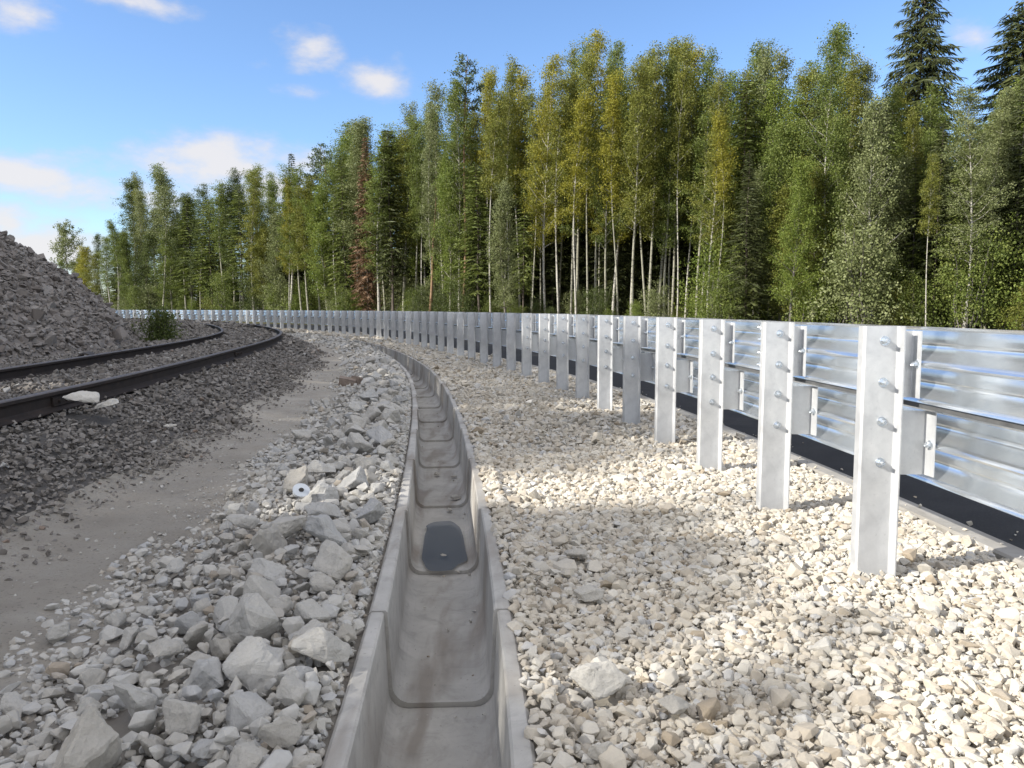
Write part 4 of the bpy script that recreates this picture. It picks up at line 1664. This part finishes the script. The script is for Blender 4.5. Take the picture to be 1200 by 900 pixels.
EDGE_U = np.array([-200, 60, 130, 250, 420, 560, 700, 850, 1000, 1200, 1400])
EDGE_D = np.array([200, 150, 120, 106, 86, 73, 63, 56, 50, 44, 40.0])
SIL_U = [-200, 40, 60, 85, 110, 130, 150, 185, 205, 230, 260, 290, 320, 345, 365, 385, 415, 440, 460, 485, 515, 545, 560, 575, 600, 625, 655, 690, 705, 725, 760, 785, 805, 825, 845, 880, 905, 935, 955, 975, 1000, 1020, 1100, 1130, 1180, 1400]
SIL_SHIFT = [(-200, 0), (540, 0), (600, 12), (860, 12), (900, 4), (1400, 4)]
SIL_V = [300, 315, 310, 300, 285, 240, 215, 198, 200, 220, 215, 200, 200, 190, 205, 165, 140, 150, 142, 130, 107, 105, 95, 85, 58, 62, 70, 44, 42, 60, 38, 44, 40, 80, 85, 48, 65, 70, 42, 40, 70, 75, 90, 105, 70, 70]


SIL_V = [v + float(np.interp(u, [q[0] for q in SIL_SHIFT], [q[1] for q in SIL_SHIFT])) for u, v in zip(SIL_U, SIL_V)]


def edge_depth(u):
    return float(np.interp(u, EDGE_U, EDGE_D))


def top_height(u, v, d):
    return CAM_H + (362 - v) / FPX * d + 0.2


def at(u, d):
    return (u - 600) / FPX * d, d


FRONT = []


def tree_at(u, vtop, kind, var, bark, leaf, label, dd=0.0, wide=1.0, lean=(0, 0), rz=0.0, cat='tree', name='tree', group=None):
    d = edge_depth(u) + dd
    x, y = at(u, d)
    FRONT.append(u)
    return plant(kind, var, x, y, top_height(u, vtop, d), bark, leaf, label, cat, group, rz, wide, lean, name)


# --- trees one can point to
tree_at(543, 76, 'pine', 0, 'pine_bark', 'needle_pine', 'tall thin pine with a long bare trunk and a small crown on top', 0, 1.0, (0, 0.02), 0.5, name='pine_tree')
tree_at(503, 205, 'snag', 0, 'pine_bark', 'needle_dead', 'leaning bare orange-brown trunk without a crown, left of the tall thin pine', -1, 1.0, (0, 0.06), name='dead_trunk')
tree_at(432, 165, 'spruce', 1, 'spruce_bark', 'needle_dead', 'dead brown-needled spruce between green leafy trees', 0.6, 0.9, name='spruce_tree')
tree_at(1064, -18, 'bigspruce', 0, 'spruce_bark', 'needle', 'huge dark spruce whose top rises past the upper edge of the picture', 9, 1.3, rz=0.4, name='spruce_tree')
tree_at(1178, 12, 'bigspruce', 1, 'spruce_bark', 'needle', 'big broad dark spruce right of the huge one', 14, 1.75, rz=1.2, name='spruce_tree')
tree_at(347, 182, 'spruce', 2, 'spruce_bark', 'needle', 'dark pointed spruce rising behind the golden birch', 4, 1.0, name='spruce_tree')
tree_at(340, 215, 'aspen', 1, 'birch_bark', 'leaf_yellow', 'golden yellow-leaved birch in front of the dark pointed spruce', -1, 0.9, rz=2.0, name='birch_tree')
tree_at(84, 264, 'lonely', 0, 'grey_bark', 'leaf_silver', 'airy tree standing apart beyond the heap slope at the far end', 6, 1.0, name='leafy_tree')
tree_at(100, 292, 'broad', 2, 'grey_bark', 'leaf_yellow', 'low yellow tree beside the airy tree beyond the heap slope', -4, 1.2, name='leafy_tree')
tree_at(592, 218, 'broad', 0, 'grey_bark', 'leaf_silver', 'round-topped silvery-olive willow standing before the tall trees', -5, 0.95, rz=0.4, name='willow_tree')
tree_at(675, 120, 'slim', 0, 'birch_bark', 'leaf_yellow', 'tall birch with the brightest white trunk and a yellowing crown', -2, 1.2, rz=0.9, name='birch_tree')
tree_at(1128, 112, 'aspen', 3, 'birch_bark', 'leaf_silver', 'silvery birch with white trunk and forked limbs below the big broad spruce', -2, 1.35, rz=0.2, name='birch_tree')
tree_at(1084, 190, 'slim', 2, 'birch_bark', 'leaf_olive', 'thin crooked pale-trunked tree left of the silvery birch', -2.5, 1.0, (0, -0.05), 0.7, name='birch_tree')
tree_at(925, 196, 'broad', 1, 'grey_bark', 'leaf_fresh', 'dense bright-green rounded tree standing low before the taller trees', -3, 0.9, rz=1.3, name='leafy_tree')
tree_at(872, 180, 'spruce', 0, 'spruce_bark', 'needle', 'dense dark-green bushy spruce left of the bright-green rounded tree', -2, 1.25, rz=0.5, name='spruce_tree')
tree_at(838, 140, 'slim', 3, 'aspen_bark', 'leaf_yellow', 'slim tree with ochre leaves right of the tall forest edge', -1, 1.1, rz=2.6, name='aspen_tree')
tree_at(1020, 125, 'broad', 3, 'birch_bark', 'leaf_silver', 'many-stemmed pale grey-green tree under the huge spruce', -2, 0.9, rz=0.3, name='willow_tree')

KINDNAME = {'aspen': 'aspen_tree', 'slim': 'birch_tree', 'broad': 'leafy_tree', 'spruce': 'spruce_tree', 'thinspruce': 'spruce_tree', 'pine': 'pine_tree'}
LABELS = {
    'aspen': 'tall narrow leafy tree standing in the second rank of the forest',
    'slim': 'tall slim pale-trunked tree standing in the second rank of the forest',
    'broad': 'lower broad leafy tree standing in the second rank of the forest',
    'spruce': 'dark green spruce standing in the second rank of the forest',
    'thinspruce': 'thin spruce standing in the second rank of the forest',
    'pine': 'pine with a rounded crown standing in the second rank of the forest',
}
GROUPS = {'aspen': 'narrow leafy trees of the forest', 'slim': 'slim pale-trunked trees of the forest', 'broad': 'broad low trees of the forest', 'spruce': 'dark spruces of the forest',
          'thinspruce': 'thin spruces of the forest', 'pine': 'pines of the forest'}
LANDMARKS = [(84, 'lonely airy tree'), (340, 'golden birch'), (432, 'dead brown spruce'), (543, 'tall thin pine'), (675, 'brightest white birch'),
             (838, 'ochre slim tree'), (925, 'bright-green rounded tree'), (1064, 'huge spruce'), (1128, 'silvery forked birch')]
LOOK = {'aspen': 'narrow leafy tree', 'slim': 'slim bare-trunked tree', 'broad': 'low broad leafy tree', 'thinspruce': 'thin spruce', 'spruce': 'spruce', 'pine': 'pine', 'bush': 'bush'}
LEAFWORD = {'leaf_green': 'green', 'leaf_olive': 'olive', 'leaf_yellow': 'yellowish', 'leaf_silver': 'silvery', 'leaf_fresh': 'fresh-green', 'leaf_dark': 'dark-green', 'needle': 'dark', 'needle_lit': 'light-green', 'needle_pine': 'bluish-green'}
ORD = ['first', 'second', 'third', 'fourth', 'fifth', 'sixth', 'seventh', 'eighth', 'ninth', 'tenth', 'eleventh', 'twelfth', 'thirteenth', 'fourteenth', 'fifteenth', 'sixteenth', 'seventeenth', 'eighteenth', 'nineteenth', 'twentieth']
fr = random.Random(4)


def number_off(row, where):
    """row: (u, look, leaf word, object): each gets its place counted from the nearest landmark tree on its left"""
    row.sort(key=lambda q: q[0])
    count = {}
    for u, look, leaf, ob in row:
        lm = [n for (lu, n) in LANDMARKS if lu <= u]
        lm = lm[-1] if lm else 'end of the picture'
        key = (lm, look, leaf)
        count[key] = count.get(key, 0) + 1
        ob['label'] = '%s %s %s %s right of the %s' % (ORD[min(19, count[key] - 1)], leaf, look, where, lm)


def leaf_for(u, kind):
    if kind in ('spruce', 'thinspruce'):
        return fr.choice(['needle', 'needle', 'needle_lit']) if kind == 'spruce' else fr.choice(['needle_lit', 'needle_lit', 'needle'])
    if kind == 'pine':
        return 'needle_pine'
    if u < 330:
        return fr.choice(['leaf_green', 'leaf_green', 'leaf_olive', 'leaf_dark', 'leaf_silver'])
    if u < 560:
        return fr.choice(['leaf_green', 'leaf_green', 'leaf_fresh', 'leaf_olive', 'leaf_silver'])
    if u < 830:
        return fr.choice(['leaf_olive', 'leaf_olive', 'leaf_yellow', 'leaf_green'])
    return fr.choice(['leaf_olive', 'leaf_green', 'leaf_silver', 'leaf_olive', 'leaf_fresh'])


BARK = {'aspen': ('aspen_bark', 'birch_bark'), 'slim': ('birch_bark', 'aspen_bark'), 'broad': ('grey_bark', 'aspen_bark'), 'spruce': ('spruce_bark',), 'thinspruce': ('spruce_bark', 'grey_bark'), 'pine': ('pine_bark',)}


def generic(u, d, vtop, kind, row=None):
    x, y = at(u, d)
    h = top_height(u, vtop, d)
    wide = {'aspen': 1.0, 'slim': 1.0, 'broad': 0.85, 'spruce': 0.95, 'thinspruce': 1.0, 'pine': 1.0}[kind] * fr.uniform(0.8, 1.3)
    wide *= min(1.35, (PROTO[kind][0][2] / h) ** 0.35)
    if u < 480:
        wide *= 1.3
    leaf = leaf_for(u, kind)
    ob = plant(kind, fr.randrange(12), x, y, h, fr.choice(BARK[kind]), leaf, LABELS[kind], 'tree', GROUPS[kind], fr.uniform(0, 6.28), wide,
               (fr.uniform(-0.025, 0.025), fr.uniform(-0.025, 0.025)), KINDNAME[kind])
    if row is not None:
        row.append((u, LOOK[kind], LEAFWORD[leaf], ob))


# first rank: the edge one sees
row1 = []
u = 44.0
while u < 1260:
    step = 11.5 if u < 560 else (17 if u < 830 else 20)
    u += step * fr.uniform(0.6, 1.4)
    v = float(np.interp(u, SIL_U, SIL_V)) + fr.uniform(0, 60) * fr.random()
    if u < 560:
        kind = fr.choice(['aspen', 'aspen', 'slim', 'broad', 'aspen', 'aspen', 'thinspruce'])
    elif u < 830:
        kind = fr.choice(['aspen', 'slim', 'slim', 'slim', 'thinspruce'])
        if kind == 'thinspruce':
            v = max(v, fr.uniform(130, 215))
    else:
        kind = fr.choice(['broad', 'broad', 'aspen', 'thinspruce'])
        if u > 985:
            v += 60 * fr.random()
    if kind == 'broad':
        v = max(v, 362 - (362 - v) * fr.uniform(0.5, 0.78))
    generic(u, edge_depth(u) + fr.uniform(-1.0, 2.5), v, kind, row1)
number_off(row1, 'of the front rank')
# second rank, seen through the first
row2 = []
for row, (dd, st) in enumerate(((5, 17), (9.5, 21))):
    u = 50.0 + row * 5
    while u < 1240:
        u += st * fr.uniform(0.7, 1.3)
        v = float(np.interp(u, SIL_U, SIL_V)) + fr.uniform(-4, 55)
        kind = fr.choice(['aspen', 'slim', 'spruce', 'aspen', 'aspen', 'slim', 'aspen'])
        if 360 < u < 430 and fr.random() < 0.4:
            kind = 'pine'
        if kind in ('spruce', 'thinspruce'):
            v += 16
        if u > 1000:
            v += 25
        generic(u, edge_depth(u) + dd * (edge_depth(u) / 65) + fr.uniform(-1.5, 1.5), v, kind, row2)
number_off(row2, 'of the second rank')
# the wood behind them, one dark mass
mv, mf, mt, tvs, tfs, off, toff = [], [], [], [], [], 0, 0
for row, (dd, st) in enumerate(((13, 22), (18, 24), (25, 30), (33, 36), (42, 44))):
    u = 40.0 + row * 7
    while u < 1330:
        u += st * fr.uniform(0.7, 1.3)
        d = edge_depth(u) + dd * (edge_depth(u) / 65) + fr.uniform(-2, 2)
        v = float(np.interp(u, SIL_U, SIL_V)) + fr.uniform(50, 120)
        x, y = at(u, d)
        h = top_height(u, v, d)
        tm, cm, H = PROTO['spruce'][fr.randrange(4)]
        sz = h / H
        an = fr.uniform(0, 6.28)
        w = fr.uniform(1.0, 1.4)
        rot = np.array([[math.cos(an) * w, -math.sin(an) * w, 0], [math.sin(an) * w, math.cos(an) * w, 0], [0, 0, 1]])
        for me, vs, offn in ((cm, mv, 0), (tm, tvs, 1)):
            c = np.empty(len(me.vertices) * 3, dtype=np.float32)
            me.vertices.foreach_get('co', c)
            c = (c.reshape(-1, 3) @ rot.T) * sz + np.array([x, y, -0.25])
            li = np.empty(len(me.loops), dtype=np.int32)
            me.loops.foreach_get('vertex_index', li)
            li = li.reshape(-1, 4)
            if offn == 0:
                mv.append(c); mf.append(li + off); off += len(c)
                tt = np.empty(len(c), dtype=np.float32)
                me.attributes['tint'].data.foreach_get('value', tt)
                mt.append(tt)
            else:
                tvs.append(c); tfs.append(li + toff); toff += len(c)
allv = np.concatenate(mv + tvs)
allf = np.concatenate(mf + [q + off for q in tfs])
mi = np.concatenate([np.zeros(sum(len(q) for q in mf), int), np.ones(sum(len(q) for q in tfs), int)])
wood = link('forest', mesh_np('forest', allv, allf, [M['needle'], M['spruce_bark']], np.concatenate(mt + [np.full(toff, 0.5)]), mi))
tag(wood, 'dark mass of spruce wood filling the depth of the forest behind the front trees', 'forest', None, 'stuff')
# undergrowth along the edge
rowb = []
u = 60.0
while u < 1240:
    st = 15 if u < 600 else 22
    u += st * fr.uniform(0.6, 1.4)
    d = edge_depth(u) + fr.uniform(-3.0, 5.0)
    x, y = at(u, d)
    hb = fr.uniform(2.2, 6.5) if u < 560 else (fr.uniform(1.6, 3.6) if u < 830 else fr.uniform(2.6, 7.0))
    lf = fr.choice(['leaf_green', 'leaf_olive', 'leaf_fresh', 'leaf_silver', 'leaf_dark', 'leaf_green'])
    ob = plant('bush', fr.randrange(4), x, y, hb, 'grey_bark', lf, 'bush', 'bush', 'bushes at the forest edge', fr.uniform(0, 6), fr.uniform(0.8, 1.1), (0, 0), 'bush')
    rowb.append((u, LOOK['bush'], LEAFWORD[lf], ob))
number_off(rowb, 'at the forest edge')

# --- trees on the left, out of the picture, whose shade lies over track, drain and half the gravel
sh_rng = random.Random(9)
for (x, y, h, k) in ((-22, -19, 15.0, 'shade'), (-21.5, -15, 14.9, 'shade'), (-22, -11.5, 15.1, 'shade'), (-21.5, -8, 14.8, 'shade'), (-23, -9.8, 15.2, 'shade'), (-23, -6.9, 14.5, 'shade'), (-22, -5.7, 13.9, 'shade'), (-22, -4.3, 13.8, 'shade'), (-22.5, -2.8, 14.4, 'shade'), (-22, -1, 15.0, 'shade'), (-23, 2.5, 15.9, 'shade'),
                     (-24, 6, 18.6, 'shade'), (-26, 9.5, 19.2, 'shade'), (-27, 13, 18.5, 'shade'), (-28, 16.5, 18.5, 'shade'), (-29, 20, 18.5, 'shade'), (-30, 24, 18.5, 'shade'), (-31, 28, 21, 'shade'),
                     (-34, 32, 21, 'shade'), (-36, 36, 21, 'shade'), (-39, 40, 21, 'shade'), (-43, 45, 21, 'shade'), (-47, 50, 21, 'shade'), (-51, 54.5, 21, 'shade'), (-55, 58.5, 21, 'shade'), (-60, 62, 20, 'shade'),
                     (-26, -13, 16.2, 'spruce'), (-26, -9.5, 16.2, 'spruce'), (-26.5, -6, 16.4, 'spruce'), (-26.5, -2, 17, 'spruce'), (-28, 2, 19, 'spruce'), (-30, 7, 21, 'spruce'), (-32, 12, 21, 'spruce'), (-34, 18, 21, 'spruce'), (-35, 24, 21, 'spruce'), (-38, 30, 21, 'spruce')):
    plant(k, sh_rng.randrange(5), x, y, h, 'grey_bark' if k == 'shade' else 'spruce_bark', 'leaf_green' if k == 'shade' else 'needle',
          'big leafy tree beyond the stone heap, left of the picture' if k == 'shade' else 'tall spruce beyond the stone heap, left of the picture', 'tree', 'trees left of the stone heap' if k == 'shade' else 'spruces left of the stone heap',
          sh_rng.uniform(0, 6), 0.95 if k == 'shade' else 1.6, (0, 0), 'leafy_tree' if k == 'shade' else 'spruce_tree', z=0.2)

# --- the dark shrub by the far rail
p = pix_ground(187, 402, 0.40)
(tv, tf), (cv, ct), H = bush(500, 1.05, 0.55, 20, 0.026, 11, 1.7)
shrub = bpy.data.objects.new('shrub', None)
COL.objects.link(shrub)
shrub.location = (p[0], p[1], 0.36)
tag(shrub, 'single dark green shrub growing between the stone heap and the rails', 'shrub')
link('stems', mesh_np('stems', tv, tf, M['grey_bark'], smooth=True), shrub)
link('foliage', crown_mesh('foliage', cv, ct, M['shrub_leaf']), shrub)
